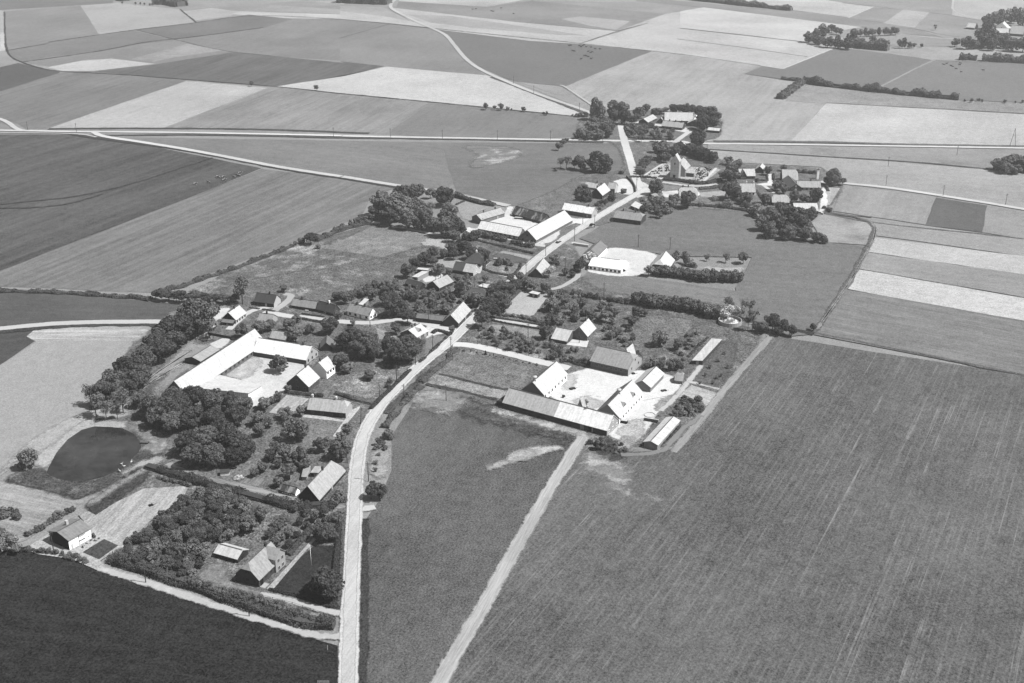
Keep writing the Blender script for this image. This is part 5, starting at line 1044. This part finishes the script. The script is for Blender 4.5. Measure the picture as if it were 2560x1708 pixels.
scatter('V 0,620 500,640 850,700 700,800 0,730',18,1.2,2.3,['palebush','bush','palebush'],'low garden bush above the upper pasture hedge','bushes above the upper pasture hedge',.7)
scatter('X 380,700 560,660 740,560 600,680 480,830',9,1.3,2.2,['palebush','bush'],'garden bush between road bank and short roadside barn','bushes on the road bank',.8)
# open fields and far away
T_('B 995,722,22 1055,732,15 1100,726,22 1145,740,13 1170,745,8 1257,742,18 1410,772,14 1390,773,12','far','small tree on the long boundary under the bright northern field','small trees under the bright northern field')
T_('A 1717,568,16','far','lone tree on the boundary of the dark western strip',None); T_('A 2162,594,19','far','lone tree at the corner of the bright northern field',None)
T_('C 880,255,38 940,265,42 1010,285,42 1080,290,42 1140,300,40 960,240,35 1190,265,42 1240,300,30 1320,275,25','far','dark round tree in the far copse','far round copse',trunk=.5); T_('C 975,195,42 930,220,30','pale','pale tree at the back of the far copse','pale trees of the far copse'); T_('C 1040,190,28 1070,205,25 1100,212,20','far','small tree behind the far copse roof','small trees behind the far copse')
T_('C 1190,225,34 1235,222,26 1278,220,24 1318,218,24 1360,214,24 1402,212,24 1440,210,24 1475,208,24','far','round clipped tree in the far avenue','far avenue of round trees'); T_('C 1520,292,32 1570,305,20 1600,308,15 1650,308,13','far','bush tree on the far pasture edge','bush trees on the far pasture edge'); T_('C 1745,182,18','loose','thin lone tree in the far field',None)
T_('C 2110,150,45 2180,120,50 2270,105,45 2349,120,50 2090,175,30 2420,130,60','far','tree behind the far right farm','trees behind the far right farm'); T_('C 2100,240,60 2170,260,60 2060,280,45 2220,280,45 2280,300,45 2349,300,50 1960,290,40 1880,285,30 2130,300,40 2010,300,30','far','tree in front of the far right farm','trees in front of the far right farm')
T_('C 2190,1120,50 2250,1110,55 2310,1110,55 2360,1120,60 2220,1150,40 2290,1150,40','mid','tree in the copse at the right edge','copse at the right edge',trunk=.5)
H_ = hedge
H_('tall dark hedge in front of the far round copse','C 1130,318 1420,347',9,9,100); H_('dark field hedge running across the eastern pastures','C 840,568 1000,590 1160,612 1400,638 1700,668 1900,682',5,5,88,ragged=.5); H_('short hedge joining the left end of the eastern field hedge','C 690,543 820,557',3.5,3,88); H_('short slanting hedge running down from the eastern field hedge','C 680,680 830,572',7,4,118)
T_('C 1945,685,8 1990,683,14 2040,682,12 2065,685,10 2220,690,12 2290,695,8 2340,692,10 955,552,8','far','tiny bush at the gappy end of the eastern field hedge','tiny bushes at the gappy end',name='shrub')
H_('hedge with a gap at the right edge, left piece','C 1915,412 1960,410 2022,415',7,6,100); H_('hedge with a gap at the right edge, right piece','C 2062,418 2200,425 2349,432 2600,445',8,7,100)
H_('dark hedge at the top edge beyond the pale fields','C 40,-2 400,38 760,75',6,6,105,ragged=.4); H_('dark wood edge at the top beside the curving road','B 0,14 150,20 335,28',22,12,92); H_('dark shrub strip at the top left edge','A 1060,25 1150,28 1240,45',18,9,98); H_('short tree strip at the very top left','A 815,8 900,-4',14,8,98)
T_('A 835,18,7 925,22,8 958,22,7 985,26,8 1022,30,7 1042,28,8','far','tiny tree below the top left strip','tiny trees at the top left',name='shrub')
H_('hedge between the striped western field and the mottled meadow','D 500,790 900,700 1250,570 1700,430 2100,270 2349,180 E 420,330',2.4,1.6,82,ragged=.5); H_('upper hedge of the mottled meadow','E 760,260 850,225 1100,110 1300,50 1560,0',3.2,2.4,78,ragged=.5)
H_('low dark hedge at the far left under the striped field','D -1800,760 -800,790 0,845 250,860 450,890',3,1.4,70,ragged=.5)
H_('trimmed hedge along the drive meadow and main road','b 985,270 1100,170 1320,-5 c 330,150 450,90',2.4,1.5,92,ragged=.2); H_('rough hedge on the roadside slope below the meadow','b 560,790 700,600 850,430 990,300',2.6,1.3,104,ragged=.6)
H_('dark hedge round the left of the roadside lawn beside the thatched cottage','S 1470,125 1900,170',1.4,1.4,66); H_('dark trimmed hedge on the left road edge','b 400,580 560,420 860,130',1.5,1.5,70)
H_('trimmed lawn hedge beside the main road, nearest','T 1610,1240 1650,800 1690,300 1680,220',1.6,1.5,66,ragged=.15); H_('trimmed hedge at the front of the dark lawn','T 930,1035 1250,1110 1600,1230',1.1,1.,62,ragged=.15); H_('second hedge line between lawn hedge and the road','T 1680,1230 1710,900 1740,200',1.2,.9,80)
H_('oval trimmed hedge round the garden by the main road','G 440,1260 360,1320 350,1390 480,1440 700,1480 790,1470 870,1380 890,1310',1.4,1.2,82,ragged=.1)
H_('hedge with white posts below the middle farm','G 250,960 400,1000 700,1070 1080,1160',1.5,1.3,66,ragged=.2); H_('hedge with bushes by the lane behind the middle farm','F 1400,430 1560,470 1750,520 1980,560',3,2.4,72,ragged=.4); H_('short hedge in the lawn of the middle farm','F 1410,545 1530,500',1,1,80)
H_('dark trimmed hedge between cottage garden and lane','E 480,1395 880,1470',1.2,1.2,66,ragged=.1); H_('trimmed hedge in front of the cottage gardens','E 560,1335 880,1385',1.,.9,70,ragged=.1); H_('dark low hedge in front of the dark roofed brick house','D 1900,1010 2050,1030',1.2,.8,60,ragged=.1); H_('dark low hedge right of the garden gate of the brick house','D 2090,1035 2280,1065',1.2,.8,60,ragged=.1)
H_('dark hedge above the orchard path','L 480,100 850,150 1220,215',.9,1.,56,ragged=.1); H_('dark hedge below the orchard path','L 430,135 700,190 960,235 1215,275',.9,1.,56,ragged=.1)
H_('dark trimmed hedge round the crossroads garden','U 1180,455 900,458 885,500 920,600 960,640 1300,660 1560,668',1.6,1.5,66,ragged=.15); H_('trimmed churchyard hedge along the lane','W 610,870 900,900 1200,950 1450,950 1750,890',3.,2.2,84,ragged=.15); H_('left piece of the churchyard hedge','W 190,820 480,850',2.,1.6,84); H_('hedge above the lawn of the white hipped house','W 1320,1060 1560,1045 1800,1005',2.6,2,88,ragged=.15)
H_('dark hedge line under the bushes above the upper pasture','X 2050,720 2350,750 V 400,780 680,830 760,920',2.4,1.8,66,ragged=.3); H_('trimmed hedge square in front of the back village','V 755,405 920,405 915,330',1.2,1.3,74,ragged=.1); H_('short hedge right of the back village lane','V 1000,320 1000,400',1.4,1.3,74); H_('short hedge beside the eastern gravel','V 1720,470 1750,545',1.6,1.4,74)
H_('hedge at the left side of the garden strip above the copse','V 770,545 840,640 900,750',1.4,1.4,76); H_('hedge above the weedy plot by the long brick house','b 0,400 200,470 430,520 ',2,1.6,78,ragged=.4); H_('hedge behind the farm lane drive, dark and low','N 1250,180 1500,240',2,1.,60)
H_('dark clipped hedge island at the gravel by the white roofed house','I 1885,800 1960,760 2080,790 2150,830',1.8,1.3,66,ragged=.2); H_('long thin hedge beside the path left of the sand yard','J 1880,760 1620,1010',1.2,1.5,80,ragged=.3); H_('low bank hedge left of the main road above the lawn','I 1690,1230 1900,1040 2100,850',1.5,.8,78,ragged=.5)
H_('hedge between lawn path and potato strip','T 1130,660 1300,480 1420,350',2.2,1.6,84); H_('low hedge at the foot of the long narrow shed','M 1700,680 1850,520 2010,380',1,1.,62,ragged=.4); H_('hedge row at the foot of the machine shed','O 640,1270 800,1150 940,980',1.2,.8,80,ragged=.5)
# ---------------------------------------------------------------- poles
def pole(k, u, v, h=7.6, label='', cross=True, group='telephone poles', tone=60, lean=0, name='telephone_pole', cat='pole'):
    p = un(*px(k, u, v)); root = empty(name, p, rnd.uniform(-.5,.5), label, cat, group)
    obj('post', MB().cyl((0,0,0),(lean,0,h),.15 if cross else .07,.11 if cross else .05,7).mesh('post', surf('timber', tone), True), root)
    if cross:
        m = MB().box(-.75+lean,.75+lean,-.06,.06,h-.7,h-.58).box(-.6+lean,.6+lean,-.06,.06,h-1.3,h-1.18); obj('crossarm', m.mesh('crossarm', surf('timber', tone)), root)
        m = MB(); [m.cyl((x+lean,0,z),(x+lean,0,z+.18),.05,.04,6) for x in (-.65,-.3,.3,.65) for z in (h-.58,)]; obj('insulators', m.mesh('insulator', surf('plain', 215)), root).name = 'insulator'
    return root
PL = [('c',353,118,'at the kink of the trimmed road hedge'),('c',115,90,'on the lawn side above the road bend'),('b',785,480,'at the verge of the curve, tall and dark'),('b',1270,485,'alone in the bare patch beside the big field'),('b',285,750,'leaning by the lawn path gate'),
 ('b',376,1400,'beside the roadside garden strip'),('b',505,465,'in the weedy plot hedge'),('b',700,290,'at the left road edge above the weedy plot'),('T',1695,375,'inside the lawn hedge near the junction'),('T',712,1325,'pale, on the southern track shrubs'),
 ('Z',587,615,'in front of the dark gable of the corner house'),('Z',1590,957,'at the edge of the dark field'),('b',130,1200,'at the thatched cottage garden'),('G',1975,758,'at the road edge below the short barn'),('G',1803,720,'at the tip of the grass triangle'),
 ('G',1680,958,'at the pasture corner of the main road'),('G',1258,1190,'at the roadside left of the cottage'),('G',970,1490,'at the gravel bay before the roadside cottage'),('I',1640,1262,'under the big street trees'),('I',1365,1500,'in the flowery plot above the road'),
 ('I',1830,650,'in front of the long dark roofed barn'),('K',1382,235,'behind the white yard, left one'),('K',1848,272,'behind the half-hipped barn'),('K',310,582,'by the curving garden path'),('K',878,962,'in the lower pasture hedge'),('J',1335,840,'beside the dark hidden house'),
 ('J',1135,985,'behind the tall barn at the bend'),('J',1210,752,'near the pale sheds'),('L',1000,400,'between the orchard hedges'),('B',345,942,'on the east west road, first from the left'),('B',700,952,'on the east west road, second from the left'),
 ('B',1075,955,'on the east west road, third from the left'),('B',1437,958,'on the east west road near the bush trees'),('U',583,685,'on the road at the copse'),('U',222,642,'at the left side of the copse'),('U',1045,1330,'on the gravel by the curved wall'),
 ('C',1420,1142,'in the pale eastern field'),('C',1890,1062,'in the mottled strip by the eastern road'),('C',1405,1272,'at the start of the eastern lane'),('C',1795,1342,'halfway along the eastern lane'),('C',2222,1402,'at the right end of the eastern lane'),
 ('B',1323,640,'on the north-west road, upper'),('B',1185,575,'on the north-west road, highest'),('B',1635,762,'on the north-west road, near the big tree'),('E',1560,1528,'at the white walled lane house'),('A',190,892,'at the far left junction'),('A',523,905,'by the field gate on the left road'),('A',2278,935,'on the left road, towards the village'),('M',105,470,'before the white roofed orchard house')]
for k, u, v, t in PL: pole(k, u, v, 7.2 if k in 'BCAU' else 7.6, 'telephone pole with crossarms '+t, lean=.6 if 'leaning' in t else 0)
pole('T',1390,778,8,'slim white flagpole on the dark lawn',False,None,240,0,'flagpole','flagpole')
p = un(*px('C',2270,1000)); r_ = empty('frame_pole', p, 0, 'A-shaped twin legged pole at the right edge of the road','pole')
obj('leg', MB().cyl((-2,0,0),(0,0,13),.18,.12).mesh('leg', surf('timber',60)), r_); obj('leg', MB().cyl((2,0,0),(0,0,13),.18,.12).mesh('leg', surf('timber',60)), r_); obj('crossarm', MB().box(-1,1,-.08,.08,8,8.2).mesh('crossarm', surf('timber',60)), r_)
posts = [('L',105,460),('L',255,490),('L',400,525),('L',540,562),('L',700,598),('L',850,632),('L',1008,660),('L',1158,695),('L',1342,722),('L',1520,765)]
for i,(k,u,v) in enumerate(posts):
    r_ = empty('fence_post', un(*px(k,u,v)), 0, 'rough orchard post on the drive side, '+('leftmost' if i==0 else 'rightmost' if i==9 else ORD[i]+' from the left'), 'post', 'orchard posts along the drive')
    obj('post', MB().cyl((0,0,0),(.05,.02,2.3),.12,.09,7).mesh('post', surf('timber',60)), r_); obj('stub_branch', MB().cyl((.04,0,1.9),(.5,.1,2.5),.06,.03,5).cyl((.04,0,2.0),(-.45,-.1,2.6),.06,.03,5).mesh('stub_branch', surf('timber',66)), r_)
def fence(label, s, gap=3., h=1.1, tone=80):
    pts = [un(*p) for p in parse(s)]; root = empty('fence', pts[0], 0, label, 'fence'); rl = MB(); b0 = pts[0]
    for a, b in zip(pts, pts[1:]):
        L = (b-a).length; n = max(1, int(L/gap)); d = (b-a)/n
        for i in range(n):
            q = a+d*i-b0; obj('post', MB().box(q.x-.07,q.x+.07,q.y-.07,q.y+.07,0,h).mesh('post', surf('timber',tone)), root)
        for z in (h*.45, h*.9): rl.cyl(a-b0+Vector((0,0,z)), b-b0+Vector((0,0,z)), .04, .04, 4)
    obj('rails', rl.mesh('rail', surf('timber',tone)), root).name = 'rail'
fence('wooden fence between the southern shrubs and the house drive','T 530,1030 860,1110 1180,1190 1640,1340')
fence('thin field fence across the small meadow by the main road','c 200,405 640,510 1080,615',4,.9,90)
fence('fence on the lower edge of the small meadow','c 100,560 500,640 940,750',5,.9,70)
fence('garden fence beside the pale vegetable plot','M 1010,1330 1540,1230 1690,1040',4,.8,120)
# ---------------------------------------------------------------- animals
def cow(k, u, v, pat, label, group):
    p = un(*px(k, u, v)); root_rz = rnd.uniform(-.6,.6)+(math.pi if rnd.random()<.5 else 0)
    me = bpy.data.meshes.get('cow_'+pat)
    if not me:
        R_ = [(-1.15,1.25,.10),(-1.0,1.15,.34),(-.5,1.08,.42),(0,1.05,.45),(.5,1.1,.42),(.85,1.2,.36),(1.15,1.4,.22),(1.4,1.5,.17),(1.65,1.38,.14),(1.85,1.25,.08)]; V_, F2 = [], []; n = 10
        for x, z, r in R_:
            for i in range(n): a = 6.283*i/n; V_.append((x, math.cos(a)*r*.8, z+math.sin(a)*r))
        for j in range(len(R_)-1):
            for i in range(n): F2.append((j*n+i, j*n+(i+1)%n, (j+1)*n+(i+1)%n, (j+1)*n+i))
        F2 += [tuple(range(n))[::-1], tuple(range((len(R_)-1)*n, len(R_)*n))]
        m = MB().add(V_, F2)
        for x in (-.9,.75):
            for y in (-.22,.22):
                kx = -.08 if x < 0 else .03; m.cyl((x,y,.95),(x+kx,y,.5),.14,.08,6).cyl((x+kx,y,.52),(x,y,0),.08,.065,6)
        m.cyl((-1.12,0,1.35),(-1.3,0,.6),.04,.03,5); m.cyl((1.35,.1,1.62),(1.3,.32,1.62),.06,.02,5); m.cyl((1.35,-.1,1.62),(1.3,-.32,1.62),.06,.02,5)
        mt, nt, b = newmat('hide_'+pat)
        if pat == 'pied':
            q = math_(nt,'MULTIPLY',math_(nt,'SUBTRACT',noise(nt,N(nt,'ShaderNodeTexCoord').outputs['Object'],1.3,1),.5),30,True); nt.links.new(math_(nt,'ADD',math_(nt,'MULTIPLY',q,.3),.015), b.inputs['Base Color'])
        else: b.inputs['Base Color'].default_value = (.03,)*3+(1,)
        me = m.mesh('cow_'+pat, mt, True)
    o = obj('cow', me, None, p, root_rz, (1.05,)*3); tag(o, label, 'cow', group)
for s_, pat, lab, grp in (('A 1333,1265 1425,1253 1485,1215 1495,1221 1525,1217 1530,1238 1600,1218 1620,1205 1638,1190 1632,1207','pied','black and white cow grazing in the dark western pasture','cows in the dark western pasture'),
 ('B 1565,318 1578,315 1635,318 1645,325 1657,318 1667,311 1682,325 1715,328 1742,338 1777,341 1600,355 1588,352 1695,357 1712,365 1722,360 1647,408 1680,388 1670,385 1695,393 1715,406','dark','dark cow in the pasture under the pale strips','cows in the pasture under the pale strips'),
 ('B 905,68 928,66 1035,80 1047,83 1100,60 1185,98','dark','tiny dark cow in the farthest pasture','cows in the farthest pasture'),
 ('C 1800,447 1820,440 1850,455 1860,461 1915,438 1909,448 1885,475 1920,497 2070,485','dark','dark cow in the eastern pasture','cows in the eastern pasture')):
    k = s_.split()[0]; L_ = sorted([tuple(map(float, t.split(','))) for t in s_.split()[1:]])
    for i, (u, v) in enumerate(L_): cow(k, u, v, pat, lab+(', '+('leftmost' if i==0 else 'rightmost' if i==len(L_)-1 else ORD[i]+' from the left') if len(L_) <= 12 else ''), grp)
# ---------------------------------------------------------------- vehicles, tanks and small things
def car(k, u, v, rz, label, body=60, cab=210, name='parked_car'):
    r = empty(name, un(*px(k,u,v)), rz, label, 'car')
    pr = [(-2.0,.4),(-2.0,.85),(-1.5,.95),(-1.1,1.4),(.4,1.45),(.9,.98),(1.9,.85),(2.0,.4)]; m = MB(); n = len(pr)
    m.add([(x,-.78,z) for x,z in pr]+[(x,.78,z) for x,z in pr], [tuple(range(n)), tuple(range(n,2*n))[::-1]]+[(i,i+n,(i+1)%n+n,(i+1)%n) for i in range(n)]); obj('body', m.mesh('body', surf('metal', body)), r)
    obj('roof_panel', MB().box(-1.05,.4,-.7,.7,1.43,1.49).mesh('roof_panel', surf('metal', cab)), r); obj('side_windows', MB().box(-1.0,.55,-.8,.8,.98,1.3).mesh('side_window', surf('glass',20)), r).name = 'side_window'
    for x in (-1.25,1.25):
        for y in (-.75,.75): obj('wheel', MB().cyl((x,y-.1,.33),(x,y+.1,.33),.33,.33,12).mesh('wheel', surf('plain',20)), r)
car('G',1445,990,1.0,'small car with pale roof parked at the main road edge near the middle farm',70,235)
car('G',1940,735,.9,'tiny dark car at the roadside by the short white roofed barn',40,80)
car('V',1640,848,-.4,'white car parked right of the wide white barn',225,235); car('B',2085,915,.1,'white car far up the left road'.replace('left','east west'),230,230) if False else None
car('T',860,975,.75,'white car half under the arched doorway of the nearest brick house',235,240) if False else None
def trailer(k, u, v, rz, label, L=3.4, W=1.7, h=1.3, tone=90, top=190, cat='trailer'):
    r = empty('farm_trailer', un(*px(k,u,v)), rz, label, cat)
    obj('box_body', MB().box(-L/2,L/2,-W/2,W/2,.5,h).mesh('box_body', surf('timber',tone)), r); obj('load', MB().box(-L/2+.1,L/2-.1,-W/2+.1,W/2-.1,h,h+.12).mesh('load', surf('plain',top)), r); obj('drawbar', MB().box(L/2,L/2+1.1,-.06,.06,.5,.6).mesh('drawbar', surf('plain',50)), r)
    for x in (-L*.28, L*.28):
        for y in (-W/2-.08, W/2+.08): obj('wheel', MB().cyl((x,y-.08,.38),(x,y+.08,.38),.38,.38,12).mesh('wheel', surf('plain',25)), r)
trailer('G',865,640,-.15,'low farm wagon with pale load standing in the middle farm yard',5,2,1.2,80,220,'wagon'); trailer('O',105,935,-.3,'white topped trailer beside the right farm barn wing',3.4,1.8,1.5,50,240)
trailer('F',240,835,-.25,'white topped trailer at the meadow edge under the big clump',4.5,1.8,1.3,120,240); trailer('R',1770,345,-.1,'dark cart at the right bank of the pond',3.2,1.5,.9,60,120,'cart'); trailer('G',1100,690,.3,'dark farm implement beside the long white middle barn',2.5,1.5,.9,40,60,'farm machine')
trailer('R',1850,1110,.6,'small dark harrow left on the ploughed garden',1.4,1.,.7,40,50,'farm tool'); trailer('G',520,1235,-.1,'white hand cart in the garden by the oval hedge',2.2,1.2,.9,70,240,'cart'); trailer('E',630,1290,-.1,'white garden cart before the thatched row',1.8,1.,.7,120,242,'cart')
def tank(k, u, v, R, h, label, inner, cat='tank', wall=215):
    r = empty('round_tank', un(*px(k,u,v)), 0, label, cat); m = MB(); n = 28; V_ = []
    for rr, z in ((R,0),(R,h),(R-.22,h),(R-.22,h*.5)):
        V_ += [(math.cos(6.283*i/n)*rr, math.sin(6.283*i/n)*rr, z) for i in range(n)]
    m.add(V_, [(j*n+i, j*n+(i+1)%n, (j+1)*n+(i+1)%n, (j+1)*n+i) for j in range(3) for i in range(n)]); obj('tank_wall', m.mesh('tank_wall', surf('plain',wall)), r)
    obj('contents', MB().add([(math.cos(6.283*i/n)*(R-.21), math.sin(6.283*i/n)*(R-.21), h*.52) for i in range(n)], [tuple(range(n))]).mesh('contents', surf('patchy',inner)), r)
for k_, u_, v_, rz_, lb_, a_ in (('N',1240,560,.5,'small dark cart parked by the left wing of the right farm',(2.4,1.3,.9,45,70)),('M',900,925,.2,'dark crates beside the brick farmhouse gable',(1.2,1.,.9,50,80)),('H',1500,655,-.2,'low feed wagon along the upper wing of the left farm',(4.,1.,.9,60,150)),
  ('H',660,440,.4,'dark heap cart in the rubble yard above the left farm',(2.2,1.3,1.,50,90)),('K',1160,590,.6,'dark cart at the right end of the bright white farmhouse',(2.,1.2,1.2,30,60)),('O',700,470,.3,'dark tool trailer among the weeds right of the right farm',(2.2,1.2,.8,50,90))): trailer(k_,u_,v_,rz_,lb_,*a_,cat='cart')
tank('Y',610,1225,5.2,2.2,'round concrete tank with rubble inside, by the blossoming trees',220); tank('O',497,828,2.2,.7,'low round tank between the barn wing and the machine shed',245); tank('J',460,1070,2.2,.6,'small round pale cistern behind the dark roofed long barn',190) if False else None
r_ = empty('water_trough', un(*px('O',510,915)), -.35, 'long dark silage trough beside the machine shed', 'trough')
obj('basin', MB().box(-2.6,2.6,-.7,.7,0,.8).mesh('basin', surf('plain',40)), r_); obj('rim', MB().box(-2.75,2.75,.7,1.2,0,1.1).mesh('rim', surf('plain',235)), r_)
r_ = empty('brick_oven', un(*px('S',700,1120)), .2, 'small pale garden hut at the edge of the lower wood', 'hut'); obj('wall', MB().box(-1.5,1.5,-1,1,0,1.7).mesh('wall', surf('brick',190)), r_); obj('roof', MB().box(-1.7,1.7,-1.2,1.2,1.71,1.85).mesh('roof', surf('plain',90)), r_); r_.name = 'garden_hut'
r_ = empty('rubble_heap', un(*px('S',880,1170)), .2, 'pale rubble heap on the lane bank', 'heap'); obj('stones', crown_mesh('stones',400,160,.22,5,(.4,.6),tone=215), r_, (0,0,.5), 0, (2.2,1.4,.9))
# sign frame beside the road
r_ = empty('sign_frame', un(*px('e',910,660)), 0, 'small white lattice sign board beside the main road at the bottom edge', 'sign')
obj('post', MB().cyl((0,.06,0),(0,.06,3.),.1,.1,7).mesh('post', surf('timber',45)), r_); m = MB()
for i in range(9): m.box(-1.5+i*.345, -1.26+i*.345, -.05, .0, 1.9, 2.35); m.box(-1.5+i*.345, -1.26+i*.345, -.05, .0, 2.45, 2.9)
obj('slats', m.mesh('slat', surf('plain',225)), r_).name = 'lattice_board'; obj('frame', MB().box(-1.6,1.65,.001,.05,1.85,2.95).mesh('frame', surf('plain',110)), r_)
r_ = empty('marker_post', un(*px('e',937,370)), 0, 'short white marker post at the edge of the dark field', 'post'); obj('post', MB().cyl((0,0,0),(0,0,1.6),.09,.08,6).mesh('post', surf('plain',235)), r_)
# gravestones
gy = ['W 1180,640 1480,650 1640,660 1420,870 1240,880 1200,760','W 420,690 620,570 735,570 735,690 640,740 480,770 320,790']
gs_, tries = [], 0; me = []
for t in (90, 235): me.append(MB().box(-.55,.55,-.14,.14,0,1.0).add([(-.55,-.14,1.0),(.55,-.14,1.0),(.55,.14,1.0),(-.55,.14,1.0),(0,-.14,1.3),(0,.14,1.3)],[(0,1,4),(1,2,5,4),(2,3,5),(3,0,4,5)]).mesh('gravestone', surf('plain',t)))
me.append(MB().box(-1,1,-.5,.5,0,.45).box(-.8,.8,-.35,.35,.45,.8).mesh('grave_hedge', surf('leaf',60)))
for s_, n_, wh_ in ((gy[0],64,'right of the church'),(gy[1],34,'left of the church tower')):
    poly = parse(s_); xs = [p[0] for p in poly]; ys = [p[1] for p in poly]; c_ = 0
    while c_ < n_:
        x, y = rnd.uniform(min(xs),max(xs)), rnd.uniform(min(ys),max(ys))
        if not inside((x,y),poly): continue
        j = rnd.choice((0,0,1,1,2)); o = obj('gravestone' if j < 2 else 'grave_hedge', me[j], None, un(x,y), crz+rnd.choice((0,1.57)), (1.3,1.2,1.15)); c_ += 1
        if j < 2: tag(o, ('dark','white')[j]+' gravestone in the churchyard '+wh_, 'gravestone', ('dark','white')[j]+' gravestones '+wh_)
        else: tag(o, 'small clipped grave hedge in the churchyard '+wh_, 'hedge', 'grave hedges '+wh_)
# geese by the pond, haze
for i,(u,v) in enumerate(((1490,612),(1610,588),(1470,700),(1524,640))):
    o = obj('goose', MB().cyl((-.45,0,.35),(.35,0,.42),.16,.3,8).cyl((.3,0,.5),(.5,0,1.0),.1,.07,6).cyl((.45,0,1.0),(.75,0,.95),.1,.04,6).mesh('goose', surf('plain',245), True), None, un(*px('R',u,v))+Vector((0,0,.5)), i*1.3); tag(o, 'white goose at the near pond bank, '+('leftmost of the four','second of the four','third of the four','rightmost of the four')[[1470,1490,1524,1610].index(u)], 'goose', 'white geese at the pond')
finish_labels()
hz = MB().box(-9500,9500,-1500,15500,-1,CAMH+6).mesh('haze'); hm = bpy.data.materials.new('haze_air'); hm.use_nodes = True; nt = hm.node_tree
for n_ in list(nt.nodes):
    if n_.type == 'BSDF_PRINCIPLED': nt.nodes.remove(n_)
pv = nt.nodes.new('ShaderNodeVolumePrincipled'); pv.inputs['Color'].default_value = (.96,.96,.96,1); pv.inputs['Density'].default_value = HAZE; pv.inputs['Anisotropy'].default_value = .2
nt.links.new(pv.outputs[0], nt.nodes['Material Output'].inputs['Volume']); hz.materials.append(hm); o = obj('haze', hz); o['kind'] = 'stuff'
